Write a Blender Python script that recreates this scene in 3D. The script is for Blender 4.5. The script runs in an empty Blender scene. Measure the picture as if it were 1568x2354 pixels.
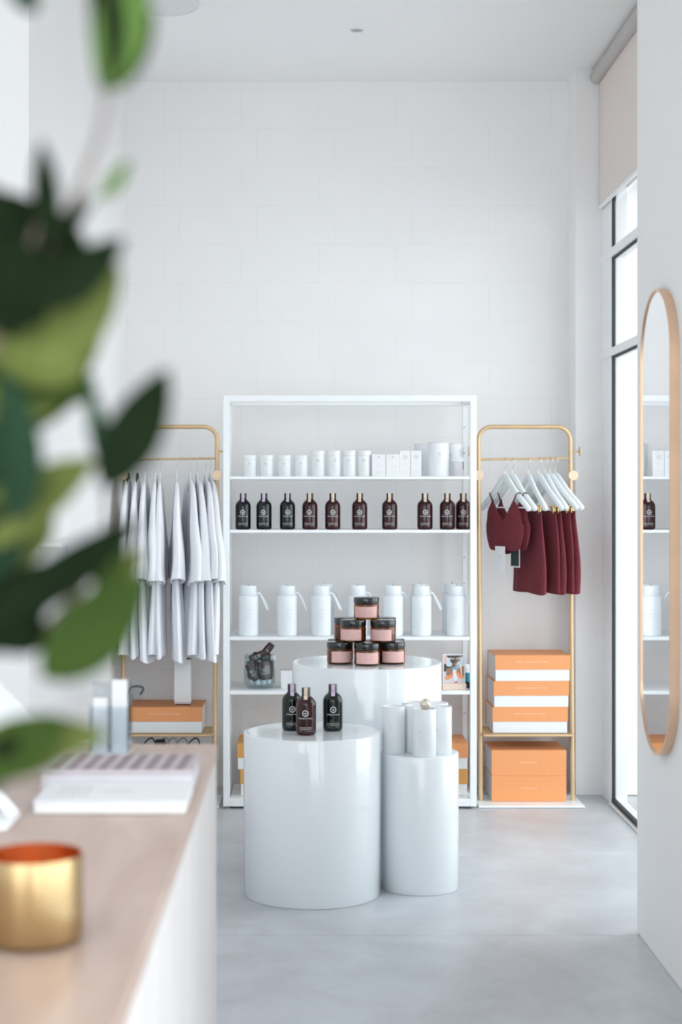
import bpy, bmesh, math, random
from math import sin, cos, pi, radians as R, sqrt
from mathutils import Vector, Matrix
random.seed(7)
SC = bpy.context.scene
COL = SC.collection

# ------------------------------------------------------------------ camera
FPX, VX, VY, EYE = 3593.0, 705.0, 1140.0, 1.5      # focal length in px, vanishing point, eye height
cam = bpy.data.cameras.new('camera'); camo = bpy.data.objects.new('camera', cam); COL.objects.link(camo)
camo.location = (0, 0, EYE); camo.rotation_euler = (R(90), 0, 0)
cam.sensor_fit = 'VERTICAL'; cam.sensor_height = 36.0; cam.lens = FPX / 2354 * 36
cam.shift_x = (784 - VX) / 2354; cam.shift_y = -(1177 - VY) / 2354
cam.clip_start = 0.05; cam.clip_end = 200
cam.dof.use_dof = True; cam.dof.focus_distance = 6.75; cam.dof.aperture_fstop = 3.0
SC.camera = camo

# ------------------------------------------------------------------ world, light, exposure
w = bpy.data.worlds.new('sky'); SC.world = w; w.use_nodes = True
bg = w.node_tree.nodes['Background']; bg.inputs['Color'].default_value = (0.92, 0.965, 1.0, 1); bg.inputs['Strength'].default_value = 4.2
SC.view_settings.view_transform = 'Standard'; SC.view_settings.look = 'None'
SC.view_settings.exposure = 0.0; SC.view_settings.gamma = 1.0; SC.view_settings.use_curve_mapping = False
cy = SC.cycles
cy.max_bounces = 14; cy.diffuse_bounces = 8; cy.glossy_bounces = 6; cy.transmission_bounces = 10; cy.transparent_max_bounces = 16
cy.sample_clamp_indirect = 8.0; cy.use_denoising = True; cy.caustics_reflective = False; cy.caustics_refractive = False

# ------------------------------------------------------------------ helpers
def P(px, py, Y):                                   # the point at depth Y behind a pixel
    return Vector(((px - VX) * Y / FPX, Y, EYE - (py - VY) * Y / FPX))

class MB:
    def __init__(s): s.v = []; s.f = []
    def add(s, vs, fs, M=None):
        n = len(s.v)
        s.v += [tuple(M @ Vector(v)) if M else tuple(v) for v in vs]
        s.f += [tuple(i + n for i in f) for f in fs]; return s
    def box(s, x0, x1, y0, y1, z0, z1, bev=0.0, seg=1, M=None):
        bm = bmesh.new(); bmesh.ops.create_cube(bm, size=1.0)
        for v in bm.verts:
            v.co = Vector((x0 + (v.co.x + .5) * (x1 - x0), y0 + (v.co.y + .5) * (y1 - y0), z0 + (v.co.z + .5) * (z1 - z0)))
        if bev > 0:
            bmesh.ops.bevel(bm, geom=bm.edges[:], offset=bev, segments=seg, affect='EDGES', profile=.5)
        bm.verts.index_update()
        s.add([v.co for v in bm.verts], [[v.index for v in f.verts] for f in bm.faces], M); bm.free(); return s
    def lathe(s, prof, n=40, M=None, a0=0, a1=2 * pi):
        full = abs(a1 - a0 - 2 * pi) < 1e-6
        cols = n if full else n + 1
        vs = []; fs = []
        for r, z in prof:
            for k in range(cols):
                a = a0 + (a1 - a0) * k / n
                vs.append((r * cos(a), r * sin(a), z))
        for i in range(len(prof) - 1):
            for k in range(n):
                k2 = (k + 1) % cols
                a, b, c, d = i * cols + k, i * cols + k2, (i + 1) * cols + k2, (i + 1) * cols + k
                if prof[i][0] < 1e-7: fs.append((a, c, d))
                elif prof[i + 1][0] < 1e-7: fs.append((a, b, c))
                else: fs.append((a, b, c, d))
        return s.add(vs, fs, M)
    def loft(s, rings, closed=True, cap0=False, cap1=False, M=None):
        n = len(rings[0]); vs = [p for r in rings for p in r]; fs = []
        for i in range(len(rings) - 1):
            for k in range(n if closed else n - 1):
                k2 = (k + 1) % n
                fs.append((i * n + k, i * n + k2, (i + 1) * n + k2, (i + 1) * n + k))
        if cap0: fs.append(tuple(range(n))[::-1])
        if cap1: fs.append(tuple((len(rings) - 1) * n + k for k in range(n)))
        return s.add(vs, fs, M)
    def tube(s, pts, r, n=10, caps=True, flat=None, M=None):
        pts = [Vector(p) for p in pts]; rings = []; up = None
        for i, p in enumerate(pts):
            d = (pts[min(i + 1, len(pts) - 1)] - pts[max(i - 1, 0)]).normalized()
            if up is None:
                up = Vector((0, 0, 1)) if abs(d.z) < .9 else Vector((0, 1, 0))
            a = d.cross(up).normalized(); b = a.cross(d).normalized(); up = b
            rr = r[i] if isinstance(r, (list, tuple)) else r
            ra, rb = (rr, rr) if flat is None else (rr * flat[0], rr * flat[1])
            rings.append([p + a * ra * cos(2 * pi * k / n) + b * rb * sin(2 * pi * k / n) for k in range(n)])
        return s.loft(rings, True, caps, caps, M)
    def prism(s, poly, y0, y1, M=None):             # polygon in x,z extruded along y
        n = len(poly)
        vs = [(x, y0, z) for x, z in poly] + [(x, y1, z) for x, z in poly]
        fs = [tuple(range(n)), tuple(range(2 * n - 1, n - 1, -1))] + [(i, n + i, n + (i + 1) % n, (i + 1) % n) for i in range(n)]
        return s.add(vs, fs, M)
    def mesh(s, name, m, smooth=None):
        me = bpy.data.meshes.new(name); me.from_pydata(s.v, [], s.f); me.update()
        bm = bmesh.new(); bm.from_mesh(me); bmesh.ops.recalc_face_normals(bm, faces=bm.faces); bm.to_mesh(me); bm.free()
        if smooth is not None:
            me.shade_smooth()
            if smooth < 180: me.set_sharp_from_angle(angle=R(smooth))
        if m: me.materials.append(m)
        return me
    def build(s, name, m, parent=None, smooth=None, loc=None, rot=None):
        return link(name, s.mesh(name, m, smooth), parent, loc, rot)

def link(name, me, parent=None, loc=None, rot=None):
    o = bpy.data.objects.new(name, me); COL.objects.link(o)
    if parent: o.parent = parent
    if loc is not None: o.location = loc
    if rot is not None: o.rotation_euler = rot
    return o
def tag(o, label, cat, group=None, kind=None):
    o['label'] = label; o['category'] = cat
    if group: o['group'] = group
    if kind: o['kind'] = kind
    return o
def thing(name, label, cat, loc=(0, 0, 0), rz=0.0, group=None, kind=None):
    o = bpy.data.objects.new(name, None); COL.objects.link(o); o.empty_display_size = .05
    o.location = loc; o.rotation_euler = (0, 0, rz)
    return tag(o, label, cat, group, kind)
def dup(root, loc, rz=0.0, label=None, group=None, skip=()):
    def cp(o, par):
        c = o.copy(); COL.objects.link(c); c.parent = par
        for ch in o.children:
            if ch.name.split('.')[0] not in skip: cp(ch, c)
        return c
    r = cp(root, None); r.location = loc; r.rotation_euler = (0, 0, rz)
    if label: r['label'] = label
    if group: r['group'] = group
    return r
def smoothpath(pts, sub=6):                         # Catmull-Rom
    pts = [Vector(p) for p in pts]; out = []
    for i in range(len(pts) - 1):
        p0, p1, p2, p3 = pts[max(i - 1, 0)], pts[i], pts[i + 1], pts[min(i + 2, len(pts) - 1)]
        for k in range(sub):
            t = k / sub
            out.append(.5 * ((2 * p1) + (p2 - p0) * t + (2 * p0 - 5 * p1 + 4 * p2 - p3) * t * t + (3 * p1 - p0 - 3 * p2 + p3) * t ** 3))
    out.append(pts[-1]); return out

# ------------------------------------------------------------------ materials
def mat(name, col, rough=.5, metal=0., var=0., scale=8., bump=0., bscale=60., coat=0., trans=0., ior=1.5, sheen=0., stretch=None, sss=0.):
    m = bpy.data.materials.new(name); m.use_nodes = True; nt = m.node_tree; b = nt.nodes['Principled BSDF']
    b.inputs['Base Color'].default_value = (*col, 1); b.inputs['Roughness'].default_value = rough; b.inputs['Metallic'].default_value = metal
    b.inputs['IOR'].default_value = ior
    if coat: b.inputs['Coat Weight'].default_value = coat; b.inputs['Coat Roughness'].default_value = .05
    if trans: b.inputs['Transmission Weight'].default_value = trans
    if sheen: b.inputs['Sheen Weight'].default_value = sheen
    tc = nt.nodes.new('ShaderNodeTexCoord'); mp = nt.nodes.new('ShaderNodeMapping'); nt.links.new(tc.outputs['Object'], mp.inputs['Vector'])
    if stretch: mp.inputs['Scale'].default_value = stretch
    if var:
        n = nt.nodes.new('ShaderNodeTexNoise'); n.inputs['Scale'].default_value = scale; n.inputs['Detail'].default_value = 5
        nt.links.new(mp.outputs[0], n.inputs['Vector'])
        r = nt.nodes.new('ShaderNodeValToRGB'); nt.links.new(n.outputs['Fac'], r.inputs[0])
        r.color_ramp.elements[0].position = .3; r.color_ramp.elements[1].position = .7
        r.color_ramp.elements[0].color = (*[max(0, c * (1 - var)) for c in col], 1)
        r.color_ramp.elements[1].color = (*[min(1, c * (1 + var)) for c in col], 1)
        nt.links.new(r.outputs[0], b.inputs['Base Color'])
    if bump:
        n = nt.nodes.new('ShaderNodeTexNoise'); n.inputs['Scale'].default_value = bscale; n.inputs['Detail'].default_value = 4
        nt.links.new(mp.outputs[0], n.inputs['Vector'])
        u = nt.nodes.new('ShaderNodeBump'); u.inputs['Strength'].default_value = bump; u.inputs['Distance'].default_value = .002
        nt.links.new(n.outputs['Fac'], u.inputs['Height']); nt.links.new(u.outputs[0], b.inputs['Normal'])
    return m
def clear_glass(name, tint=(1, 1, 1), extra=0.0):
    m = bpy.data.materials.new(name); m.use_nodes = True; nt = m.node_tree; nt.nodes.clear()
    o = nt.nodes.new('ShaderNodeOutputMaterial'); mx = nt.nodes.new('ShaderNodeMixShader')
    t = nt.nodes.new('ShaderNodeBsdfTransparent'); t.inputs[0].default_value = (*tint, 1)
    g = nt.nodes.new('ShaderNodeBsdfGlossy'); g.inputs['Roughness'].default_value = .02
    fr = nt.nodes.new('ShaderNodeFresnel'); fr.inputs['IOR'].default_value = 1.45
    ad = nt.nodes.new('ShaderNodeMath'); ad.inputs[1].default_value = extra
    nt.links.new(fr.outputs[0], ad.inputs[0])
    ge = nt.nodes.new('ShaderNodeNewGeometry'); iv = nt.nodes.new('ShaderNodeMath'); iv.operation = 'SUBTRACT'; iv.inputs[0].default_value = 1.0
    nt.links.new(ge.outputs['Backfacing'], iv.inputs[1])          # no second reflection on the way out of the sheet
    mu = nt.nodes.new('ShaderNodeMath'); mu.operation = 'MULTIPLY'
    nt.links.new(ad.outputs[0], mu.inputs[0]); nt.links.new(iv.outputs[0], mu.inputs[1])
    nt.links.new(mu.outputs[0], mx.inputs[0]); nt.links.new(t.outputs[0], mx.inputs[1]); nt.links.new(g.outputs[0], mx.inputs[2]); nt.links.new(mx.outputs[0], o.inputs[0])
    return m
M = {}
M['wall'] = mat('painted_block', (.87, .86, .855), .62, var=.012, scale=3, bump=.12, bscale=180)
M['plaster'] = mat('painted_plaster', (.88, .87, .865), .6, var=.01, scale=2, bump=.05, bscale=90)
M['wallnear'] = mat('warm_white_plaster', (.86, .845, .835), .62, var=.015, scale=2, bump=.05, bscale=90)
M['mortar'] = mat('painted_mortar', (.84, .83, .825), .8, var=.02, scale=30)
M['ceil'] = mat('ceiling_paint', (.90, .895, .89), .7, var=.006, scale=2)
M['whitemetal'] = mat('white_powder_coat', (.84, .86, .87), .32, var=.01, scale=20)
M['gold'] = mat('brushed_gold_tube', (.66, .47, .27), .45, metal=.45, var=.05, scale=12)
M['goldflat'] = mat('gold_disc', (.78, .60, .42), .5, metal=.3, var=.04, scale=20)
M['brass'] = mat('polished_brass_clip', (.78, .58, .30), .25, metal=1., var=.05, scale=40)
M['hook'] = mat('pale_gold_wire', (.82, .74, .58), .3, metal=1., var=.04, scale=40)
M['hanger'] = mat('white_lacquered_wood', (.80, .85, .87), .35, var=.015, scale=14)
M['darkhanger'] = mat('black_hanger', (.02, .025, .018), .5, var=.2, scale=20)
M['cotton'] = mat('white_cotton', (.87, .88, .915), .95, var=.01, scale=20, bump=.08, bscale=300)
M['maroon'] = mat('maroon_knit', (.150, .020, .030), .95, var=.2, scale=120, bump=.4, bscale=400)
M['maroonstrap'] = mat('maroon_strap', (.07, .012, .018), .8, var=.2, scale=90)
M['blacktag'] = mat('black_card', (.012, .022, .022), .4, var=.1, scale=30)
M['whitetag'] = mat('white_card', (.82, .83, .85), .6, var=.01, scale=30)
M['orange'] = mat('orange_board', (.78, .325, .125), .6, var=.05, scale=140, bump=.1, bscale=500)
M['mustard'] = mat('mustard_board', (.66, .33, .08), .55, var=.05, scale=120)
M['boxwhite'] = mat('white_board', (.76, .775, .79), .5, var=.012, scale=40)
M['boxside'] = mat('grey_board_side', (.62, .58, .56), .6, var=.05, scale=120)
M['print'] = mat('white_print', (.92, .88, .84), .6, var=.02, scale=80)
M['greyprint'] = mat('grey_print', (.50, .49, .49), .6, var=.05, scale=80)
M['paleprint'] = mat('pale_print', (.68, .66, .67), .6, var=.04, scale=80)
M['silver'] = mat('silver_print', (.72, .74, .76), .35, var=.03, scale=80)
M['dim'] = mat('dim_silver_print', (.30, .32, .33), .4, var=.05, scale=80)
M['btlgreen'] = mat('black_green_glass', (.003, .007, .007), .03, var=.1, scale=10, ior=1.45)
M['btlmaroon'] = mat('dark_maroon_glass', (.032, .005, .007), .03, var=.25, scale=9, ior=1.45)
M['cap'] = mat('black_cap', (.008, .010, .012), .28, var=.1, scale=30)
M['lav'] = mat('lavender_paper', (.62, .50, .66), .7, var=.06, scale=150)
M['cream'] = mat('cream_paper', (.78, .63, .49), .7, var=.05, scale=150)
M['pot'] = mat('gloss_white_acrylic', (.80, .835, .855), .10, var=.006, scale=3, coat=.3)
M['can'] = mat('white_tin', (.80, .82, .84), .38, var=.008, scale=14)
M['carton'] = mat('white_carton', (.80, .80, .81), .55, var=.01, scale=40)
M['flask'] = mat('white_flask_coat', (.78, .82, .85), .45, var=.008, scale=14)
M['steel'] = mat('small_steel', (.45, .46, .48), .3, metal=1., var=.05, scale=40)
M['amber'] = mat('amber_glass', (.66, .22, .05), .04, trans=.95, var=.06, scale=6)
M['lidblk'] = mat('gloss_black_lid', (.010, .012, .013), .12, var=.1, scale=20, coat=.3)
M['pink'] = mat('pink_paper_label', (.72, .44, .41), .65, var=.04, scale=90)
M['pinkprint'] = mat('pale_pink_print', (.80, .62, .60), .6, var=.03, scale=90)
M['glass'] = clear_glass('clear_window_glass', (.98, .99, .99))
M['jarglass'] = clear_glass('clear_jar_glass', (.86, .91, .92), .03)
M['acrylic'] = clear_glass('clear_acrylic', (.88, .91, .93), .05)
M['mirror'] = mat('mirror_silver', (.93, .94, .95), .0, metal=1., var=.002, scale=2)
M['copper'] = mat('copper_frame', (.74, .50, .34), .34, metal=.6, var=.05, scale=9)
M['brassout'] = mat('brass_outside', (.52, .37, .19), .26, metal=1., var=.06, scale=14)
M['copperin'] = mat('copper_inside', (.72, .27, .09), .3, metal=1., var=.05, scale=14)
M['pearl'] = mat('pearl_gold_facets', (.76, .70, .58), .16, metal=.75, var=.1, scale=40)
M['gasket'] = mat('black_rubber', (.012, .018, .02), .6, var=.1, scale=40)
M['frame'] = mat('white_window_frame', (.90, .905, .91), .35, var=.02, scale=14)
M['blind'] = mat('beige_blind_fabric', (.78, .70, .66), .85, var=.03, scale=120, bump=.2, bscale=500)
M['roller'] = mat('grey_roller_cover', (.50, .47, .45), .6, var=.03, scale=40)
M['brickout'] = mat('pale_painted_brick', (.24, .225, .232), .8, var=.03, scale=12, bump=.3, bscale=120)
M['ground'] = mat('pale_concrete_ground', (.52, .53, .54), .8, var=.06, scale=3)
M['shelfwhite'] = M['whitemetal']
M['device'] = mat('white_plastic', (.86, .87, .89), .4, var=.008, scale=20)
M['cable'] = mat('grey_cable', (.28, .30, .31), .5, var=.08, scale=30)
M['blackcable'] = mat('black_cable', (.015, .016, .018), .45, var=.1, scale=30)
M['teal'] = mat('teal_plastic', (.02, .27, .36), .3, var=.1, scale=20)
M['wood'] = mat('blonde_wood_stand', (.80, .64, .54), .55, var=.05, scale=20, stretch=(1, 1, 8))
M['pouch'] = mat('dark_brown_plastic', (.045, .022, .022), .28, var=.25, scale=30)
M['leafdark'] = mat('leaf_dark_green', (.006, .013, .004), .55, var=.25, scale=9)
M['leafgreen'] = mat('leaf_mid_green', (.034, .060, .012), .55, var=.25, scale=9)
M['leafolive'] = mat('leaf_olive_green', (.115, .140, .038), .55, var=.2, scale=9)
M['leaflight'] = mat('leaf_fresh_green', (.085, .15, .035), .55, var=.2, scale=9)
M['leafteal'] = mat('leaf_blue_green', (.016, .040, .020), .55, var=.25, scale=9)
for _k in ('leafdark', 'leafgreen', 'leafolive', 'leaflight', 'leafteal'): M[_k].node_tree.nodes['Principled BSDF'].inputs['Specular IOR Level'].default_value = .05
M['stem'] = mat('pinkish_stem', (.16, .11, .09), .6, var=.15, scale=30)
M['vase'] = mat('stoneware_vase', (.70, .68, .66), .5, var=.05, scale=18)
M['stripe'] = mat('mauve_stripe_print', (.27, .20, .22), .6, var=.08, scale=60)
M['lilac'] = mat('pale_lilac_board', (.66, .63, .68), .6, var=.02, scale=40)
M['mauve'] = mat('pale_mauve_board', (.50, .45, .47), .6, var=.03, scale=40)
M['tablet'] = mat('grey_aluminium', (.50, .51, .53), .4, metal=.6, var=.03, scale=30)
M['speaker'] = mat('ceiling_speaker_grille', (.76, .77, .775), .8, var=.01, scale=40)

def floor_material():
    m = bpy.data.materials.new('polished_concrete'); m.use_nodes = True; nt = m.node_tree; b = nt.nodes['Principled BSDF']
    tc = nt.nodes.new('ShaderNodeTexCoord')
    def noise(scale, det, st):
        mp = nt.nodes.new('ShaderNodeMapping'); mp.inputs['Scale'].default_value = st; nt.links.new(tc.outputs['Object'], mp.inputs[0])
        n = nt.nodes.new('ShaderNodeTexNoise'); n.inputs['Scale'].default_value = scale; n.inputs['Detail'].default_value = det
        n.inputs['Roughness'].default_value = .62; n.inputs['Distortion'].default_value = .6
        nt.links.new(mp.outputs[0], n.inputs['Vector']); return n
    n1, n2 = noise(1.3, 6, (1, .8, 1)), noise(5, 8, (1, 1, 1))
    mx = nt.nodes.new('ShaderNodeMix'); mx.data_type = 'FLOAT'; mx.inputs[0].default_value = .4
    nt.links.new(n1.outputs['Fac'], mx.inputs[2]); nt.links.new(n2.outputs['Fac'], mx.inputs[3])
    r = nt.nodes.new('ShaderNodeValToRGB'); nt.links.new(mx.outputs[0], r.inputs[0])
    r.color_ramp.elements[0].position = .34; r.color_ramp.elements[0].color = (.445, .455, .475, 1)
    r.color_ramp.elements[1].position = .62; r.color_ramp.elements[1].color = (.61, .64, .67, 1)
    nt.links.new(r.outputs[0], b.inputs['Base Color'])
    rr = nt.nodes.new('ShaderNodeMapRange'); rr.inputs['To Min'].default_value = .28; rr.inputs['To Max'].default_value = .5
    nt.links.new(n2.outputs['Fac'], rr.inputs['Value']); nt.links.new(rr.outputs[0], b.inputs['Roughness'])
    return m
M['floor'] = floor_material()
def wood_material(name, c0, c1, rough, st):
    m = bpy.data.materials.new(name); m.use_nodes = True; nt = m.node_tree; b = nt.nodes['Principled BSDF']
    tc = nt.nodes.new('ShaderNodeTexCoord'); mp = nt.nodes.new('ShaderNodeMapping'); mp.inputs['Scale'].default_value = st
    nt.links.new(tc.outputs['Object'], mp.inputs[0])
    n = nt.nodes.new('ShaderNodeTexNoise'); n.inputs['Scale'].default_value = 3; n.inputs['Detail'].default_value = 7; n.inputs['Distortion'].default_value = .8
    nt.links.new(mp.outputs[0], n.inputs['Vector'])
    r = nt.nodes.new('ShaderNodeValToRGB'); nt.links.new(n.outputs['Fac'], r.inputs[0])
    r.color_ramp.elements[0].position = .3; r.color_ramp.elements[0].color = (*c0, 1)
    r.color_ramp.elements[1].position = .7; r.color_ramp.elements[1].color = (*c1, 1)
    nt.links.new(r.outputs[0], b.inputs['Base Color']); b.inputs['Roughness'].default_value = rough
    return m
M['counter'] = wood_material('blonde_plywood_top', (.43, .30, .24), (.54, .405, .34), .36, (6, 1, 6))
M['counterside'] = wood_material('whitewashed_ply_side', (.64, .60, .585), (.74, .705, .69), .45, (1, 7, .7))

# ------------------------------------------------------------------ lettering
_tc = {}
def text_geo(s, size, spacing=1.0):
    k = (s, spacing)
    if k not in _tc:
        c = bpy.data.curves.new('t', 'FONT'); c.body = s; c.size = 1.0; c.align_x = 'CENTER'; c.align_y = 'CENTER'; c.space_character = spacing
        c.resolution_u = 2
        o = bpy.data.objects.new('t', c); COL.objects.link(o); bpy.context.view_layer.update()
        me = bpy.data.meshes.new_from_object(o)
        _tc[k] = ([tuple(v.co) for v in me.vertices], [tuple(p.vertices) for p in me.polygons])
        bpy.data.objects.remove(o); bpy.data.curves.remove(c); bpy.data.meshes.remove(me)
    v, f = _tc[k]
    return [(x * size, y * size) for x, y, _ in v], f
def flat_put(mb, pts, fs, x, z, y):                 # flat artwork on a face that looks to -y
    mb.add([(x + a, y, z + b) for a, b in pts], fs)
def wrap_put(mb, pts, fs, r, z, ang=0.):            # artwork wrapped round a cylinder
    mb.add([(r * sin(ang + a / r), -r * cos(ang + a / r), z + b) for a, b in pts], fs)
def ring2d(r0, r1, n=28, a0=0, a1=2 * pi):
    p = []; f = []
    for k in range(n + 1):
        a = a0 + (a1 - a0) * k / n; p += [(r0 * cos(a), r0 * sin(a)), (r1 * cos(a), r1 * sin(a))]
    for k in range(n): f.append((2 * k, 2 * k + 1, 2 * k + 3, 2 * k + 2))
    return p, f
def heart2d(s):
    p = [(s * .06 * (16 * sin(t) ** 3), s * .06 * (13 * cos(t) - 5 * cos(2 * t) - 2 * cos(3 * t) - cos(4 * t))) for t in [2 * pi * k / 22 for k in range(22)]]
    return p, [tuple(range(22))]
def bar2d(wd, h, n=6):
    p = []; f = []
    for k in range(n + 1): x = -wd / 2 + wd * k / n; p += [(x, -h / 2), (x, h / 2)]
    for k in range(n): f.append((2 * k, 2 * k + 2, 2 * k + 3, 2 * k + 1))
    return p, f

# ================================================================== THE ROOM
BACK, CEIL, XL, XR, XN = 8.074, 3.642, -.937, 1.35, 1.135
def struct(name, mb, m, label, cat): return tag(mb.build(name, m), label, cat, kind='structure')
struct('floor', MB().box(-3.2, 1.56, -1.4, 5.335, -.12, 0).box(-3.2, 1.56, 5.338, 8.3, -.12, 0).box(-3.2, 1.56, 5.335, 5.338, -.12, -.003), M['floor'], 'pale polished concrete floor with a saw-cut joint', 'floor')
struct('ceiling', MB().box(-3.3, 1.8, -1.5, 8.35, CEIL, CEIL + .15), M['ceil'], 'plain white painted ceiling', 'ceiling')
wb = struct('wall_back', MB().box(XL - .2, XR + .1, BACK + .0012, BACK + .2, 0, CEIL), M['mortar'], 'white painted concrete block wall behind the shelf', 'wall')
BW, BH, G = .40, .20, .0016
fullb = None
for row in range(19):
    z0, z1 = row * BH, min((row + 1) * BH, CEIL)
    x = XL - (BW / 2 if row % 2 else 0.12)
    dy = .010 if row == 0 else 0.0
    while x < XR:
        a, b = max(x, XL - .15), min(x + BW, XR + .08)
        if b - a > .02:
            mb = MB().box(a + G / 2, b - G / 2, BACK + dy, BACK + dy + .02 - .0, z0 + G / 2, z1 - G / 2, .0008)
            me = mb.mesh('block', M['wall'])
            link('block', me, wb)
        x += BW
wl = MB().box(XL - .2, XL, 5.268, BACK + .2, 0, CEIL); wl.box(-3.2, XL - .2, 5.268, 5.468, 0, CEIL)
struct('wall_left', wl, M['plaster'], 'white painted wall with a corner turning left', 'wall')
struct('wall_far_left', MB().box(-3.3, -3.1, -1.5, 5.4, 0, CEIL), M['plaster'], 'white side wall behind the counter', 'wall')
struct('wall_right', MB().box(XR, 1.75, 7.845, BACK + .2, 0, CEIL), M['plaster'], 'white wall return beside the tall window', 'wall')
struct('wall_right_near', MB().box(XN, 1.72, 2.4, 5.369, 0, CEIL, .004), M['wallnear'], 'warm white wall carrying the oval mirror', 'wall')
struct('wall_over_window', MB().box(1.56, 1.75, 5.3, 7.86, 3.0, CEIL), M['plaster'], 'wall head above the tall window', 'wall')
struct('wall_over_street_window', MB().box(1.56, 1.75, -1.5, 2.5, 3.5, CEIL), M['plaster'], 'wall head above the street side window', 'wall')
fr = MB().box(-3.2, 1.8, -1.5, -1.3, 3.5, CEIL).box(1.45, 1.8, -1.5, -1.3, 0, 3.5).box(-3.2, -2.95, -1.5, -1.3, 0, 3.5)
struct('wall_front', fr, M['plaster'], 'shopfront wall around the street glazing', 'wall')

# tall window beside the rack: jamb, transoms, gaskets, panes
WX = 1.481
win = thing('window_1', 'tall white framed window with black seals beside the rack', 'window', kind='structure')
MB().box(WX, 1.56, 7.60, 7.845, 0, CEIL, .002).build('jamb', M['frame'], win)
MB().box(WX, 1.56, 5.369, 5.43, 0, CEIL, .002).build('jamb', M['frame'], win)
MB().box(WX + .004, WX + .020, 7.588, 7.602, .02, 3.4).build('gasket', M['gasket'], win)
for z0, z1 in ((2.659, 2.702), (2.179, 2.218)):
    MB().box(WX - .007, 1.545, 5.40, 7.842, z0, z1, .002).build('transom', M['frame'], win)
    MB().box(WX + .006, WX + .018, 5.43, 7.60, z0 - .010, z0 - .0005).build('gasket', M['gasket'], win)
MB().box(WX - .012, 1.56, 5.40, 7.60, 0, .012, .002).build('sill', M['frame'], win)
MB().box(WX + .002, WX + .020, 5.43, 7.60, .012, .030).build('gasket', M['gasket'], win)
for z0, z1 in ((.03, 2.169), (2.218, 2.649), (2.702, 3.60)):
    MB().box(WX + .009, WX + .014, 5.43, 7.60, z0, z1).build('pane', M['glass'], win)
win2 = thing('window_2', 'wide street side window behind the camera position', 'window', kind='structure')
for y0, y1 in ((-1.3, -1.2), (.55, .64), (2.31, 2.4)): MB().box(1.49, 1.56, y0, y1, 0, 3.5, .002).build('mullion', M['frame'], win2)
MB().box(1.49, 1.56, -1.3, 2.4, 3.45, 3.5).build('transom', M['frame'], win2)
MB().box(1.49, 1.56, -1.3, 2.4, 0, .05).build('sill', M['frame'], win2)
for y0, y1 in ((-1.2, .55), (.64, 2.31)): MB().box(1.52, 1.526, y0, y1, .05, 3.45).build('pane', M['glass'], win2)
win3 = thing('window_3', 'shopfront glazing facing the street', 'window', kind='structure')
for x in (-2.95, -1.5, -.05, 1.38): MB().box(x, x + .07, -1.45, -1.38, 0, 3.5, .002).build('mullion', M['frame'], win3)
for x0, x1 in ((-2.88, -1.5), (-1.43, -.05), (.02, 1.38)): MB().box(x0, x1, -1.42, -1.414, 0, 3.5).build('pane', M['glass'], win3)

# outside: pavement and the neighbouring painted brick wall
struct('ground_outside', MB().box(1.56, 12, -14, 16, -.14, -.008), M['ground'], 'pale concrete paving outside the window', 'ground')
struct('ground_street', MB().box(-12, 1.56, -14, -1.4, -.14, -.008), M['ground'], 'pale concrete paving in front of the shop', 'ground')
struct('added_shade_eave', MB().box(1.75, 2.9, 5.0, 7.855, 3.35, 3.5), M['plaster'], 'added unseen eave shading the brick wall outside', 'eave')  # added out of view to cut daylight on the outside brick wall
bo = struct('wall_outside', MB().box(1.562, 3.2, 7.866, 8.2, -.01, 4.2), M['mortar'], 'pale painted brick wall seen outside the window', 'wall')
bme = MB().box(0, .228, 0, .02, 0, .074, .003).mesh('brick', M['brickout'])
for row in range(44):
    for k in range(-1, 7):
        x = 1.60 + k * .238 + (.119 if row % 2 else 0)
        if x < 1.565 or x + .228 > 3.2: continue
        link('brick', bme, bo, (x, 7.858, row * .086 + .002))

# roller blind
rb = thing('roller_blind', 'beige roller blind half drawn over the tall window', 'blind', (1.455, 6.6, 3.60))
MB().tube([(0, -1.25, 0), (0, 1.235, 0)], .034, 24).build('roller', M['roller'], rb, 40)
MB().box(.013, .0145, -1.2, 1.225, -.652, .0).build('fabric', M['blind'], rb)
MB().box(.006, .020, -1.2, 1.227, -.668, -.650, .003).build('bottom_rail', M['frame'], rb)

# ceiling fittings
dl = thing('downlight', 'small round recessed downlight in the ceiling', 'light', (.23, 7.186, CEIL))
MB().lathe([(.028, 0.0), (.030, -.004), (.038, -.005), (.040, -.002), (.040, 0)], 40).build('trim_ring', M['whitemetal'], dl, 60)
MB().lathe([(0, -.0005), (.029, -.0005)], 32).build('lens', M['steel'], dl, 60)
cs = thing('ceiling_speaker', 'flat round white grille on the ceiling', 'ceiling speaker', (-.62, 6.80, CEIL))
MB().lathe([(.14, 0), (.152, -.004), (.150, -.010), (.138, -.012), (.138, -.008)], 48).build('rim', M['speaker'], cs, 60)
MB().lathe([(0, -.009), (.138, -.009)], 48).build('grille', M['speaker'], cs, 60)

# ================================================================== MIRROR on the near wall
def pill(hw, hh, n=18):
    r = hw; p = []
    for k in range(n + 1): a = pi * k / n; p.append((r * cos(a), hh - r + r * sin(a)))
    for k in range(n + 1): a = pi + pi * k / n; p.append((r * cos(a), -hh + r + r * sin(a)))
    return p
mr = thing('wall_mirror', 'tall pill-shaped mirror with a copper frame on the wall', 'mirror', (XN, 4.973, 1.417))
o0, o1 = pill(.215, .74), pill(.207, .732)
def pr(poly, x): return [(x, a, b) for a, b in poly]
MB().loft([pr(o1, -.012), pr(o1, -.029), pr(o0, -.029), pr(o0, 0)]).build('frame', M['copper'], mr, 40)
MB().add(pr(o1, -.0245), [tuple(range(len(o1)))]).build('glass', M['mirror'], mr)

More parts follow.
